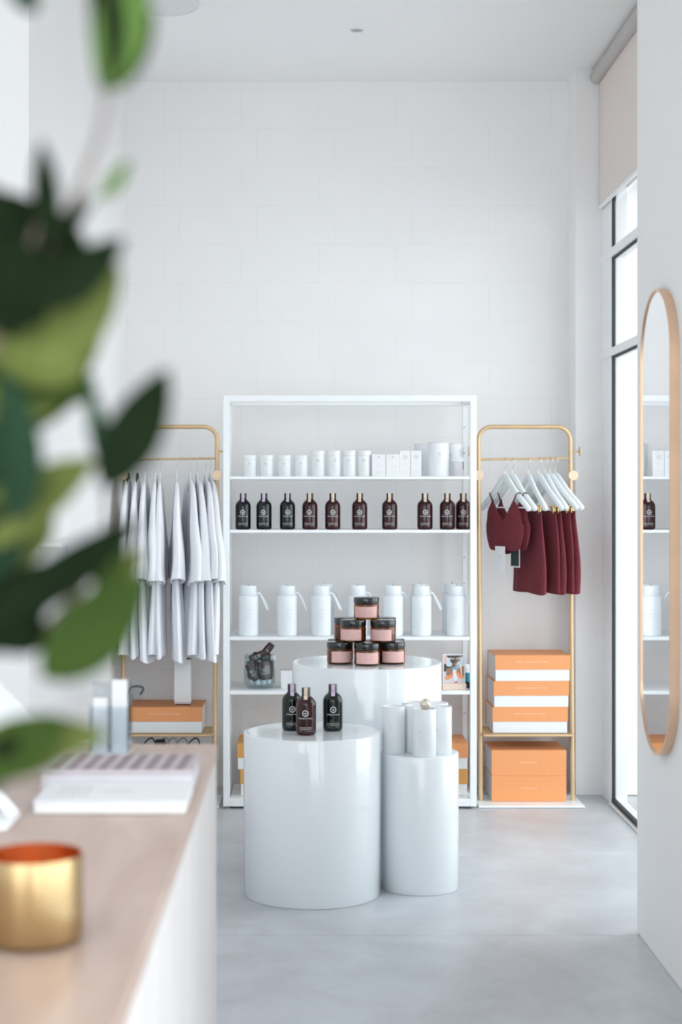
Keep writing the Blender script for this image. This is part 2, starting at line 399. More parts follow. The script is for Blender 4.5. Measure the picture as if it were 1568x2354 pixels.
# ================================================================== SHELVING UNIT
SX0, SX1, SY0, SY1 = -.400, .8146, 7.485, 7.875
sh = thing('shelving_unit', 'tall open white metal shelving unit against the block wall', 'shelf', (.207, 7.68, 0))
def sbox(name, x0, x1, y0, y1, z0, z1, m='whitemetal', bev=.0015):
    return MB().box(x0 - .207, x1 - .207, y0 - 7.68, y1 - 7.68, z0, z1, bev).build(name, M[m], sh)
PW = .031
for x0 in (SX0, SX1 - PW): sbox('post', x0, x0 + PW, SY0, SY0 + PW, .012, 1.983)
backx = ((SX0, SX0 + .024), (.783, .807))
for x0, x1 in backx: sbox('post', x0, x1, SY1 - PW, SY1, .012, 1.983)
sbox('beam', SX0 + PW, SX1 - PW, SY0, SY0 + PW, 1.952, 1.983); sbox('beam', SX0 + PW, SX1 - PW, SY1 - PW, SY1, 1.952, 1.983)
sbox('beam', SX0 + PW, SX1 - PW, SY0, SY0 + PW, .012, .050); sbox('beam', SX0 + PW, SX1 - PW, SY1 - PW, SY1, .012, .050)
for x0, x1 in ((SX0, SX0 + PW), (SX1 - PW, SX1)):
    sbox('side_rail', x0 + .003, x1 - .003, SY0 + PW, SY1 - PW, 1.955, 1.980); sbox('side_rail', x0 + .003, x1 - .003, SY0 + PW, SY1 - PW, .015, .046)
SZ = {1: (1.579, 1.594), 2: (1.323, 1.338), 3: (.808, .825), 4: (.548, .567)}
for k, (z0, z1) in SZ.items(): sbox('shelf_board', SX0 + PW + .001, SX1 - PW - .001, SY0 + .002, SY1 - .004, z0, z1)
sbox('bottom_board', SX0 + PW + .001, SX1 - PW - .001, SY0 + PW, SY1 - PW, .036, .049)
for x in (SX0 + .02, SX1 - .02):
    for y in (SY0 + .018, SY1 - .018): MB().lathe([(0, 0), (.014, 0), (.014, .006), (.006, .008), (.006, .0125)], 16, Matrix.Translation((x - .207, y - 7.68, 0))).build('foot', M['cable'], sh, 40)
hole = MB().lathe([(0, 0), (.0028, 0)], 10, Matrix.Rotation(R(90), 4, 'X')).mesh('peg_hole', M['gasket'])
for k in range(14):
    z = 1.5 + (1140 - 983 - 59.5 * k) / 456
    for x in (-.3865, .7905): link('peg_hole', hole, sh, (x - .207, SY1 - PW - .0006 - 7.68, z))
scr = MB().lathe([(0, 0), (.004, 0), (.004, -.001)], 12, Matrix.Rotation(R(90), 4, 'X')).mesh('screw', M['steel'])
for x in (SX0 + .008, SX0 + .024): link('screw', scr, sh, (x - .207, SY0 - .0012 - 7.68, 1.968))

# ================================================================== BOTTLES
BPROF = [(0, 0), (.030, 0), (.0345, .0025), (.0368, .007), (.0375, .014), (.0375, .110), (.0368, .1175), (.0342, .1255), (.0295, .1325), (.0235, .138), (.0185, .1425), (.0162, .147), (.0155, .152)]
CPROF = [(.0148, .150), (.0152, .152), (.0160, .1528), (.0160, .1735), (.0152, .1748), (0, .1748)]
def make_bottle(name, label, glass, tape, ink, words):
    t = thing(name, label, 'bottle')
    MB().lathe(BPROF, 48).build('body', M[glass], t, 60)
    MB().lathe(CPROF, 32).build('cap', M['cap'], t, 35)
    mb = MB(); hw = .0072; rows = []
    pr2 = [(.004, .1755), (.0166, .1755), (.0166, .153), (.0160, .150), (.0168, .147), (.0191, .1428), (.0241, .1384), (.0300, .1330)]
    for r, z in pr2: rows.append([(x, -sqrt(max(r * r - x * x, 0)), z) for x in (-hw * min(1, r / .009), 0, hw * min(1, r / .009))])
    rows = [[(a, b, c) for a, b, c in row] for row in rows]
    mb.loft(rows, closed=False).build('paper_seal', M[tape], t)
    mb = MB(); r = .0378
    wrap_put(mb, *ring2d(.0088, .0118, 32), r, .083)
    h, f = heart2d(.0042); wrap_put(mb, h, f, r, .0825)
    wrap_put(mb, *text_geo(words, .0088, 1.0), r, .0645)
    mb.build('emblem', M[ink], t)
    mb = MB()
    wrap_put(mb, *text_geo('INNER BEAUTY BOOST', .0048), r, .0305)
    wrap_put(mb, *text_geo('BIO-FERMENTED ELIXIR', .0048), r, .0245)
    wrap_put(mb, *text_geo('500ml', .0038), r, .0175, -.45); wrap_put(mb, *text_geo('16.9 fl oz', .0038), r, .0175, .42)
    mb.build('lettering', M[ink], t)
    return t
bg_ = make_bottle('elixir_bottle', 'black-green bottle with lavender paper seal standing on the white shelf', 'btlgreen', 'lav', 'silver', 'collagen boost')
bm_ = make_bottle('elixir_bottle', 'dark maroon bottle with cream paper seal standing on the white shelf', 'btlmaroon', 'cream', 'silver', 'hydration boost')
bg_['group'] = 'black-green bottles on the shelf'; bm_['group'] = 'maroon bottles on the shelf'
YB = 7.56
def shelfx(px, Y): return (px - VX) * Y / FPX
first = {}
blabs = ['black-green bottle with a torn lavender seal on the white shelf', 'black-green bottle with lavender seal between two others of its kind', 'black-green bottle with lavender seal standing next to a maroon bottle',
         'maroon shelf bottle with cream seal standing next to a black-green one'] + ['maroon shelf bottle with cream seal, %s from the post by the garment rack' % q for q in ('sixth', 'fifth', 'fourth', 'third', 'second')] + ['maroon shelf bottle partly hidden by the shelf post']
for i, px in enumerate((559, 607, 661, 712.5, 765, 827, 896, 977, 1028.5, 1065)):
    src = bg_ if i < 3 else bm_
    loc = (shelfx(px, YB + (.03 if i == 9 else 0)), YB + (.03 if i == 9 else 0), SZ[2][1]); rz = R(random.uniform(-7, 7)) + loc[0] * -.05
    if src.name not in first: src.location = loc; src.rotation_euler = (0, 0, rz); first[src.name] = 1; src['label'] = blabs[i]
    else: dup(src, loc, rz, blabs[i])

# ================================================================== ROUND PEDESTALS
def pedestal(label, X, Y, r, h):
    n = 96; b = .004
    prof = [(0, 0), (r - .003, 0), (r, .003), (r, h - b), (r - .0012, h - .0012), (r - b, h), (r - .02, h), (0, h)]
    return tag(MB().lathe(prof, n).build('round_pedestal', M['pot'], None, 50, (X, Y, 0)), label, 'pedestal', 'round display pedestals')
P1, P2, P3 = (.0206, 5.921, .2595, .610), (.4345, 6.003, .1490, .518), (.2505, 6.50, .3100, .811)
pedestal('wide glossy white drum pedestal holding three bottles', *P1)
pedestal('slim glossy white drum pedestal holding tall white tins', *P2)
pedestal('tallest glossy white drum pedestal holding the stacked amber jars', *P3)
def on(px, Y, z): return ((px - VX) * Y / FPX, Y, z)
dup(bg_, on(671, 5.945, P1[3]), R(4), 'black-green bottle partly behind the maroon bottle on the drum pedestal', 'bottles on the drum pedestal')
dup(bm_, on(703.5, 5.832, P1[3]), R(-3), 'maroon bottle with cream seal on the drum pedestal', 'bottles on the drum pedestal')
dup(bg_, on(765, 5.935, P1[3]), R(2), 'black-green bottle standing apart from the pair on the drum pedestal', 'bottles on the drum pedestal')

# ================================================================== AMBER JARS
def make_jar():
    t = thing('scrub_jar', 'x', 'jar')
    prof = [(0, 0), (.046, 0), (.0505, .002), (.0525, .007), (.0525, .058), (.0508, .0625), (.0490, .0640), (.0490, .068),
            (.0462, .068), (.0465, .0625), (.0488, .058), (.0490, .010), (.0470, .006), (0, .005)]
    MB().lathe(prof, 56).build('body', M['amber'], t, 50)
    MB().lathe([(0, .0062), (.0462, .0064), (.0484, .0105), (.0484, .052), (0, .052)], 40).build('contents', M['filling'], t, 50)
    MB().lathe([(.0495, .0655), (.0525, .0655), (.0530, .0665), (.0530, .0875), (.0520, .0893), (.0505, .090), (0, .0900)], 56).build('lid', M['lidblk'], t, 40)
    mb = MB(); r = .0529; wd = .106; lz0, lz1 = .0085, .0535
    p, f = bar2d(wd, lz1 - lz0, 28); wrap_put(mb, p, f, r, (lz0 + lz1) / 2); lb = mb.build('label', M['pink'], t, 180)
    mb = MB(); r = .0532
    for dx in (-.0075, 0, .0075):
        wrap_put(mb, *[q for q in (([(x * .62 + dx, y * 1.25) for x, y in ring2d(.0092, .0101, 24, pi * 1.02, 2 * pi * .99)[0]]), ring2d(.0092, .0101, 24, pi * 1.02, 2 * pi * .99)[1])], r, .0455)
    wrap_put(mb, *ring2d(.0148, .0156, 30, pi, 2 * pi), r, .0462)
    for z, wdt in ((.0262, .030), (.0235, .040), (.0195, .036), (.0165, .026), (.0135, .036)):
        wrap_put(mb, *bar2d(wdt, .0006, 8), r, z)
    mb.build('print', M['pinkprint'], lb)
    return t
M['filling'] = mat('brown_scrub', (.20, .07, .03), .7, var=.25, scale=60)
jar0 = make_jar()
JT = P3[3]
jspec = [  # px, Y, layer, turn, label
    (781, 6.428, 0, .30, 'amber jar at the bushy end of the bottom row, label turned right'),
    (844, 6.372, 0, .0, 'front middle amber jar of the bottom layer with pink label'),
    (902, 6.428, 0, .05, 'amber jar of the bottom layer beneath the bright orange-lit jar'),
    (783, 6.545, 0, .8, 'hidden amber jar of the bottom layer behind'),
    (846, 6.50, 0, .5, 'hidden amber jar in the core of the bottom layer'),
    (901, 6.545, 0, .6, 'hidden amber jar of the bottom layer behind'),
    (812, 6.425, 1, -.35, 'amber jar on the middle layer with pink label turned left'),
    (881, 6.415, 1, -.35, 'orange-lit amber jar on the middle layer with pink label'),
    (797, 6.545, 1, 2.4, 'amber jar on the middle layer with its label turned away'),
    (881, 6.55, 1, 2.9, 'amber jar at the back of the middle layer, only its lid showing'),
    (842.5, 6.46, 2, -.12, 'single amber jar topping the stack of jars'),
]
jlab = ['amber jar on the bottom layer showing bare dark glass beside its label', 'amber jar in front of the bottom layer, lid tucked under two jars',
        'amber jar on the bottom layer below the jar glowing orange', 'amber jar in the back of the bottom layer', 'amber jar in the back of the bottom layer', 'amber jar in the back of the bottom layer',
        'amber jar on the middle layer with black lid beside the glowing one', 'amber jar on the middle layer glowing orange in the daylight',
        'amber jar on the middle layer without visible label', 'amber jar at the back of the middle layer with only its lid showing', 'single amber jar crowning the pyramid of jars']
for i, (px, Y, ly, turn, _) in enumerate(jspec):
    loc = on(px, Y, JT + ly * .0903)
    if i == 0:
        jar0.location = loc; jar0.rotation_euler = (0, 0, turn); jar0['label'] = jlab[0]; jar0['group'] = 'pyramid of amber jars'
    else: dup(jar0, loc, turn, jlab[i])

# ================================================================== TALL WHITE TINS on the slim pedestal
def make_tin():
    t = thing('tall_tin', 'x', 'tin', group='tall white tins on the slim pedestal'); r, h = .0445, .178
    MB().lathe([(0, 0), (r - .002, 0), (r, .002), (r, h - .002), (r - .0012, h), (r - .003, h - .0005), (r - .0035, h - .007)], 56).build('body', M['can'], t, 50)
    MB().lathe([(r - .0033, h - .0068), (0, h - .0068)], 40).build('lid', M['can'], t)
    mb = MB(); rr = r + .0003
    wrap_put(mb, *ring2d(.0166, .0171, 36), rr, .101, .18)
    wrap_put(mb, *ring2d(.0150, .0153, 36), rr, .101, .18)
    mb.build('emblem', M['paleprint'], t)
    mb = MB()
    for k, (z, wd) in enumerate(((.098, .014), (.093, .016), (.088, .012))): wrap_put(mb, *bar2d(wd, .0022, 4), rr, z, -.52)
    for k in range(5): wrap_put(mb, *bar2d(.026 - .003 * (k % 3), .0008, 6), rr, .078 - k * .0048, -.40)
    mb.build('print', M['paleprint'], t)
    return t
tin0 = make_tin(); TT = P2[3]
for i, (px, Y, rz, lab) in enumerate(((905, 5.985, -.75, 'tall white tin standing apart beside the wide drum pedestal'), (975.5, 5.915, .0, 'tall white tin in front with the pearl bauble on its lid'),
                                      (1012, 5.975, .18, 'tall white tin behind the bauble tin, by the bare pedestal edge'), (958, 6.005, .9, 'tall white tin wedged behind the bauble tin'),
                                      (950, 6.098, .6, 'tall white tin at the very back with a bead on its rim'), (1004, 6.085, .9, 'tall white tin at the very back, only its rim showing'))):
    if i == 0: tin0.location = on(px, Y, TT); tin0.rotation_euler = (0, 0, rz); tin0['label'] = lab
    else: dup(tin0, on(px, Y, TT), rz, lab)
# faceted pearl bauble, and a bead
bm = bmesh.new(); bmesh.ops.create_icosphere(bm, subdivisions=2, radius=.0215)
for v in bm.verts: v.co *= 1 + .05 * sin(v.co.x * 400 + 1) * cos(v.co.y * 350); v.co.z *= 1.05
zb = min(v.co.z for v in bm.verts); me = bpy.data.meshes.new('pearl_bauble'); bm.to_mesh(me); bm.free(); me.materials.append(M['pearl'])
tag(link('pearl_bauble', me, None, (on(978, 5.90, 0)[0], 5.90, TT + .1712 - zb)), 'faceted gold and pearl bauble lying on a white tin', 'ornament')
bm = bmesh.new(); bmesh.ops.create_icosphere(bm, subdivisions=2, radius=.0032)
me = bpy.data.meshes.new('gold_bead'); bm.to_mesh(me); bm.free(); me.materials.append(M['brass'])
tag(link('gold_bead', me, None, on(938.5, 6.085, TT + .1712 + .0032)), 'tiny gold bead on the lid of a back tin', 'bead')

# ================================================================== TOP SHELF: tubs, cartons, cans
def emblem(mb, put, r, z, s):
    put(mb, *ring2d(s * .82, s, 24), r, z); h, f = heart2d(s * .42); put(mb, h, f, r, z)
def make_tub(r, h, lidh, ez, name='powder_tub'):
    t = thing(name, 'x', 'tub')
    MB().lathe([(0, 0), (r - .003, 0), (r - .0008, .003), (r - .0008, h - lidh)], 40).build('body', M['can'], t, 50)
    MB().lathe([(r - .002, h - lidh), (r, h - lidh + .0008), (r, h - .002), (r - .002, h), (0, h)], 40).build('lid', M['can'], t, 50)
    mb = MB(); emblem(mb, wrap_put, r + .0001, ez, .0075); mb.build('emblem', M['greyprint'], t)
    mb = MB()
    for k in range(6): wrap_put(mb, *bar2d((.034, .026, .036, .022, .03, .018)[k], .0010, 6), r + .0001, ez - .017 - k * .0068)
    mb.build('print', M['paleprint'], t)
    return t
YS = 7.545
a = make_tub(.0345, .1025, .022, .060); z1 = SZ[1][1]
for i, px in enumerate((574, 612.8, 654, 692)):
    loc = on(px, YS, z1); lab = 'short white tub, %s of four counted from the shelf post by the shirts' % ('first', 'second', 'third', 'fourth')[i]
    if i == 0: a.location = loc; a['label'] = lab; a['group'] = 'short white tubs'
    else: dup(a, loc, R(random.uniform(-8, 8)), lab)
b = make_tub(.0338, .1245, .026, .076)
for i, px in enumerate((731, 768.3, 803, 837)):
    loc = on(px, YS, z1); lab = 'taller white tub, %s of four counted from the short tubs' % ('first', 'second', 'third', 'fourth')[i]
    if i == 0: b.location = loc; b['label'] = lab; b['group'] = 'taller white tubs'
    else: dup(b, loc, R(random.uniform(-8, 8)), lab)
def make_carton(wd, dp, h, ez, es):
    t = thing('carton', 'x', 'carton')
    MB().box(-wd / 2, wd / 2, -dp / 2, dp / 2, 0, h, .0008).build('box', M['carton'], t)
    def fp(mb, p, f, r, z): flat_put(mb, p, f, 0, z, -dp / 2 - .0003)
    mb = MB()
    if es > .005: emblem(mb, fp, 0, ez, es)
    else: hh, f = heart2d(.0052); fp(mb, hh, f, 0, ez)
    mb.build('emblem', M['greyprint'], t)
    mb = MB()
    for z, wf in ((ez - .010, .5), (h * .50, .62), (h * .45, .5), (h * .22, .6), (h * .16, .66), (h * .11, .5)): fp(mb, *bar2d(wd * wf, .0011, 2), 0, z)
    mb.build('print', M['paleprint'], t)
    return t
c = make_carton(.0655, .0655, .1065, .093, .004)
for i, px in enumerate((870.3, 902)):
    loc = on(px, YS, z1); lab = ('squat white carton with small dark heart touching the taller tubs', 'squat white carton with small dark heart touching a slim carton')[i]
    if i == 0: c.location = loc; c['label'] = lab; c['group'] = 'squat white cartons'
    else: dup(c, loc, R(1), lab)
d = make_carton(.0515, .0515, .1235, .094, .0105)
for i, px in enumerate((930.5, 956)):
    loc = on(px, YS - .004, z1); lab = ('slim white carton with ringed heart touching a squat carton', 'slim white carton with ringed heart in front of a large can')[i]
    if i == 0: d.location = loc; d['label'] = lab; d['group'] = 'slim white cartons'
    else: dup(d, loc, R(-1), lab)
e = make_tub(.0525, .164, .004, .107, 'large_can'); e['label'] = 'large white can in front of two others on the top shelf'; e['group'] = 'large white cans'; e['category'] = 'can'
e.location = on(1008, 7.565, z1); e.scale = (1, 1, 1)
dup(e, on(976.5, 7.735, z1), R(40), 'large white can half hidden behind the slim cartons')
dup(e, on(1042, 7.70, z1), R(-22), 'large white can behind the small grey-labelled jar')
g = thing('cream_jar', 'small white jar with grey label under the peg at the shelf end', 'jar', on(1053, 7.55, z1))
MB().lathe([(0, 0), (.027, 0), (.029, .003), (.029, .070), (0, .070)], 36).build('body', M['lilac'], g, 50)
MB().lathe([(.028, .070), (.0305, .0712), (.0305, .086), (.029, .0875), (0, .0875)], 36).build('lid', M['can'], g, 50)
mb = MB(); wrap_put(mb, *bar2d(.006, .042, 2), .0293, .055, .95); mb.build('ribbon', M['maroon'], g)
mb = MB()
emblem(mb, wrap_put, .0292, .048, .005)
for k in range(4): wrap_put(mb, *bar2d(.024, .001, 4), .0292, .036 - k * .006)
mb.build('print', M['greyprint'], g)

# ================================================================== WHITE FLASKS
def make_flask():
    t = thing('drink_flask', 'x', 'flask', group='white drink flasks on the shelf')
    MB().lathe([(0, 0), (.043, 0), (.0465, .0025), (.0478, .008), (.0478, .184), (.0470, .190), (.0435, .1945), (.036, .1965), (.036, .200)], 52).build('body', M['flask'], t, 50)
    MB().lathe([(.0340, .1985), (.0385, .1990), (.0392, .2000), (.0392, .2385), (.0380, .2415), (.0330, .2420), (.0325, .2395), (0, .2395)], 48).build('lid', M['flask'], t, 40)
    MB().tube(smoothpath([(0, -.006, .2395), (0, -.005, .247), (0, 0, .2505), (0, .005, .247), (0, .006, .2395)], 4), .0012, 8).build('ring', M['steel'], t, 60)
    for dx, dy in ((0, -.006), (.006, .008)):
        MB().tube(smoothpath([(.036, dy, .199), (.050, dy, .2065), (.060, dy, .197), (.077 + dx, dy, .160), (.092 + dx, dy, .124)], 5), .0028, 8, flat=(.45, 1.3)).build('strap', M['flask'], t, 60)
    mb = MB()
    for s, z in (('SKIN', .127), ('DAY', .108), ('SPA', .089)): wrap_put(mb, *text_geo(s, .015, 1.3), .0480, z, .16)
    mb.build('lettering', M['fprint'], t)
    return t
M['fprint'] = mat('tone_on_tone_print', (.66, .69, .73), .5, var=.02, scale=60)
f0 = make_flask(); YF = 7.555
for i, (px, Y, lab) in enumerate(((571, YF, 'white flask standing alone above the glass jar, next to the shelf post'), (660, YF, 'white flask between the lone flask and the overlapping pair'),
        (738, YF, 'front white flask of the pair beside the stack of amber jars'), (746.5, 7.70, 'rear white flask showing its lid behind the pair, beside the amber jars'),
        (822, 7.58, 'white flask mostly hidden behind the top amber jar'), (904, YF, 'white flask rising behind the glowing amber jar'),
        (969, YF, 'white flask with strap, above the picture card'), (966, 7.70, 'white flask hidden right behind another, above the picture card'),
        (1050, YF, 'front white flask next to the perforated rear post'), (1039, 7.72, 'rear white flask beside the perforated rear post'))):
    loc = on(px, Y, SZ[3][1])
    if i == 0: f0.location = loc; f0['label'] = lab
    else: dup(f0, loc, R((0, 4, -3, 5, 10, 22, -2, 0, -30, 8)[i]), lab)

# ================================================================== SHELF FOUR: jar of minis, boxes, picture card
z4 = SZ[4][1]; gj = thing('glass_jar', 'clear glass jar filled with dark sample bottles', 'jar', on(596.5, 7.60, z4)); gx, gy, gz = gj.location
MB().lathe([(0, 0), (.060, 0), (.064, .003), (.064, .011), (.0665, .015), (.0745, .022), (.0765, .030), (.0765, .085), (.0735, .105), (.0725, .162), (.0735, .164), (.0705, .164),
            (.0700, .105), (.0732, .085), (.0732, .031), (.066, .020), (.058, .014), (0, .012)], 56).build('body', M['jarglass'], gj, 50)
def make_mini():
    t = thing('sample_bottle', 'x', 'bottle', group='sample bottles in the glass jar')
    rings = []
    for zz, hw, th in ((0, .010, .010), (.004, .0165, .013), (.012, .019, .0145), (.062, .019, .0125), (.080, .018, .007), (.088, .0165, .0028), (.092, .014, .0018)):
        rings.append([(hw * cos(2 * pi * k / 24), th * sin(2 * pi * k / 24), zz) for k in range(24)])
    MB().loft(rings, True, True, True).build('tube', M['pouch'], t, 50)
    MB().lathe([(0, -.020), (.0115, -.020), (.0125, -.018), (.0125, 0.001), (0, .001)], 24).build('cap', M['boxwhite'], t, 40)
    mb = MB()
    for zz, wd, hh in ((.052, .018, .016), (.034, .022, .010), (.022, .016, .003)): flat_put(mb, *bar2d(wd, hh, 2), 0, zz, -.0152)
    mb.build('print', M['dim'], t)
    return t
m0 = make_mini()
mspec = [((-.034, -.030, .044), (4, -6, 8)), ((-.012, -.040, .040), (6, -28, 0)), ((.022, -.036, .042), (5, 4, -10)), ((.046, -.012, .042), (-4, 3, -30)), ((-.042, .012, .042), (-5, 3, 40)),
         ((.012, .014, .042), (-4, -3, 10)), ((-.012, .044, .042), (3, 2, 5)), ((.034, .032, .042), (-6, 4, 20)),
         ((-.048, -.006, .138), (14, 66, 8)), ((.058, -.010, .148), (-6, -84, -6)), ((.005, .018, .142), (10, 38, 4))]
mlab = ['sample bottle upright against the glass below the heap', 'sample bottle leaning across the front with white cap down', 'sample bottle upright in the middle of the jar front', 'sample bottle upright behind the glass reflections',
        'sample bottle standing at the jar side', 'sample bottle in the heart of the jar', 'sample bottle at the back of the jar', 'sample bottle at the back of the jar', 'topmost long sample bottle slanting out of the jar',
        'sample bottle lying flat across the jar rim', 'sample bottle tip poking up beside the slanting one']
for i, (l, rr) in enumerate(mspec):
    o = m0 if i == 0 else dup(m0, (0, 0, 0))
    o.location = (gx + l[0], gy + l[1], gz + l[2]); o.rotation_euler = tuple(R(q) for q in rr); o['label'] = mlab[i]
for i, (zz, lab) in enumerate(((0, 'small white lidded box, lower of two beside the glass jar'), (.0435, 'small white lidded box, upper of two beside the glass jar'))):
    t = thing('gift_box', lab, 'box', (on(664, 7.61, 0)[0] + .02 + i * -.002, 7.61, z4 + zz), R(1 + i), 'small white boxes')
    MB().box(-.058, .058, -.04, .04, 0, .028, .0008).build('base', M['boxwhite'], t); MB().box(-.059, .059, -.041, .041, .0275, .0432, .0008).build('lid', M['boxwhite'], t)
# picture card in wooden stand
pc = thing('picture_card', 'glossy portrait card with orange tones in a wooden block stand', 'card', on(1044, 7.535, z4), R(1))
MB().box(-.058, .058, -.018, .018, 0, .030, .0015).build('stand', M['wood'], pc)
cd = MB().box(-.054, .054, .001, .0022, .022, .170).build('card', M['whitetag'], pc)
def poly(col, pts, dy):
    m = mat('card_' + '%02x%02x%02x' % tuple(int(255 * q) for q in col), col, .4, var=.06, scale=90)
    mb = MB(); mb.add([(x * .049, .0008 - dy * .0001, .030 + z * .134) for x, z in pts], [tuple(range(len(pts)))]); mb.build('printed_shape', m, cd)
poly((.60, .68, .72), [(-1, 0), (1, 0), (1, 1), (-1, 1)], 0)
poly((.72, .50, .43), [(-1, .55), (-.75, .55), (-.75, 1), (-1, 1)], 1)
poly((.05, .045, .045), [(-.8, 1), (.9, 1), (.5, .9), (.35, .84), (-.2, .84), (-.6, .92)], 2)
poly((.07, .055, .05), [(-.4, .86), (.4, .86), (.3, .74), (.05, .60), (-.3, .55), (-.15, .70), (-.4, .80)], 3)
poly((.35, .17, .11), [(.0, .72), (.55, .80), (.65, .97), (.5, 1), (.3, .82), (.15, .58), (-.1, .5)], 4)
poly((.05, .05, .05), [(-1, .68), (-.85, .70), (-.65, .60), (-.2, .60), (-.25, .5), (-.7, .45), (-1, .40)], 5)
poly((.32, .17, .12), [(-.75, .52), (-.35, .56), (0, .5), (-.05, .3), (-.45, .2), (-.8, .3)], 6)
poly((.42, .20, .11), [(.2, .5), (.8, .62), (1, .6), (1, .22), (.5, .24)], 7)
poly((.86, .30, .13), [(-.95, .22), (-.7, .26), (-.3, .3), (-.1, .42), (-.12, .22), (-.5, .14), (-.85, .12)], 8)
poly((.88, .32, .14), [(.15, .42), (.3, .42), (.65, .30), (1, .26), (1, .16), (.5, .18), (.25, .3)], 9)
poly((.70, .66, .70), [(-1, .0), (-1, .12), (-.6, .12), (-.2, .2), (-.1, .0)], 10)
poly((.70, .62, .66), [(.2, .2), (.5, .16), (1, .14), (1, 0), (.1, 0)], 11)
poly((.84, .84, .87), [(-.15, .5), (.1, .5), (.35, .12), (.2, .02), (.0, .1)], 12)
poly((.20, .42, .55), [(-.3, .58), (0, .56), (.45, .68), (.5, .64), (.1, .48), (-.1, .47)], 13)
poly((.90, .90, .92), [(.58, .66), (.72, .66), (.76, .3), (.68, .3)], 14)
poly((.60, .25, .28), [(0, .02), (.2, .10), (.36, .05), (.3, 0), (0, 0)], 15)
mb = MB(); p, f = text_geo('NERO PRESO', .0135); flat_put(mb, p, f, .008, .148, -.0009); mb.build('lettering', M['print'], cd)
tp = thing('teal_tube', 'teal and black cosmetic tube behind the picture card', 'tube', on(1078, 7.60, z4))
MB().lathe([(0, 0), (.020, 0), (.021, .002), (.021, .030), (.019, .032), (0, .032)], 28).build('cap', M['cap'], tp, 40)
rings = [[(hw * cos(2 * pi * k / 24), th * sin(2 * pi * k / 24), zz) for k in range(24)] for zz, hw, th in ((.032, .020, .020), (.06, .021, .017), (.075, .0215, .014))]
MB().loft(rings, True, True, False).build('band', M['teal'], tp, 60)
rings = [[(hw * cos(2 * pi * k / 24), th * sin(2 * pi * k / 24), zz) for k in range(24)] for zz, hw, th in ((.075, .0215, .014), (.10, .0225, .006), (.115, .0225, .001))]
MB().loft(rings, True, False, True).build('tube', M['whitetag'], tp, 60)

# ================================================================== GIFT BOXES
def make_box(wd, dp, h, cover, front):
    """front True: flap side (coloured flap over white body); False: coloured spine side"""
    t = thing('presentation_box', 'x', 'box')
    MB().box(-wd / 2 + .003, wd / 2 - .003, .003, dp - .003, .0, h - .003, .0008).build('body', M['boxwhite'], t)
    y0 = 0.0
    flap = h * .44 if front else 0.0
    mb = MB()
    mb.box(-wd / 2, wd / 2, 0, dp, h - .003, h, .0006)
    mb.box(-wd / 2, wd / 2, dp - .003, dp, 0, h - .002, .0006)
    mb.build('cover', M[cover], t)
    fl = MB().box(-wd / 2, wd / 2, 0, .0028, flap, h - .0025, .0006).build('front_flap' if front else 'spine', M[cover], t)
    mb = MB()
    if front: p, f = text_geo('A box of beautiful things.', .0092, 1.55); flat_put(mb, p, f, 0, h * .745, -.0004)
    else: p, f = text_geo('www.skindayspa.com.au', .0066, 1.25); flat_put(mb, p, f, 0, h * .52, -.0004)
    mb.build('lettering', M['print'], fl)
    return t
bx = make_box(.368, .28, .1262, 'orange', True)
zs = .344
for i, (X, lab) in enumerate(((1.090, 'orange and white gift box, lowest of three on the rack shelf'), (1.096, 'orange and white gift box, middle of three on the rack shelf'), (1.102, 'orange and white gift box, top of three on the rack shelf'))):
    loc = (X, 7.62, zs + i * .1265)
    if i == 0: bx.location = loc; bx['label'] = lab; bx['group'] = 'orange gift boxes'
    else: dup(bx, loc, R((0, .3, .8)[i]), lab)
dup(bx, (-.693, 7.62, zs), R(-.3), 'orange and white gift box under the white shirts')
bs = make_box(.364, .28, .1245, 'orange', False); bs['group'] = 'orange gift boxes'
bs.location = (1.083, 7.61, .0125); bs['label'] = 'all-orange gift box, spine out, lower one on the rack base'
dup(bs, (1.083, 7.611, .0125 + .1248), R(.3), 'all-orange gift box, spine out, upper one on the rack base')
# boxes on the lowest level of the shelving unit
bmu = make_box(.368, .28, .1262, 'mustard', True); bmu['group'] = 'boxes on the bottom of the shelving unit'
bmu.location = (.595, 7.56, .0505); bmu['label'] = 'mustard and white gift box under an orange one in the shelving unit'
dup(bx, (.597, 7.56, .0505 + .127), 0, 'orange and white gift box at the bottom of the shelving unit', 'boxes on the bottom of the shelving unit')
dup(bmu, (-.137, 7.56, .0505), 0, 'mustard and white gift box, lower of a pair behind the wide drum', 'boxes on the bottom of the shelving unit')
dup(bmu, (-.152, 7.56, .0505 + .127), 0, 'mustard and white gift box, upper of a pair behind the wide drum', 'boxes on the bottom of the shelving unit')

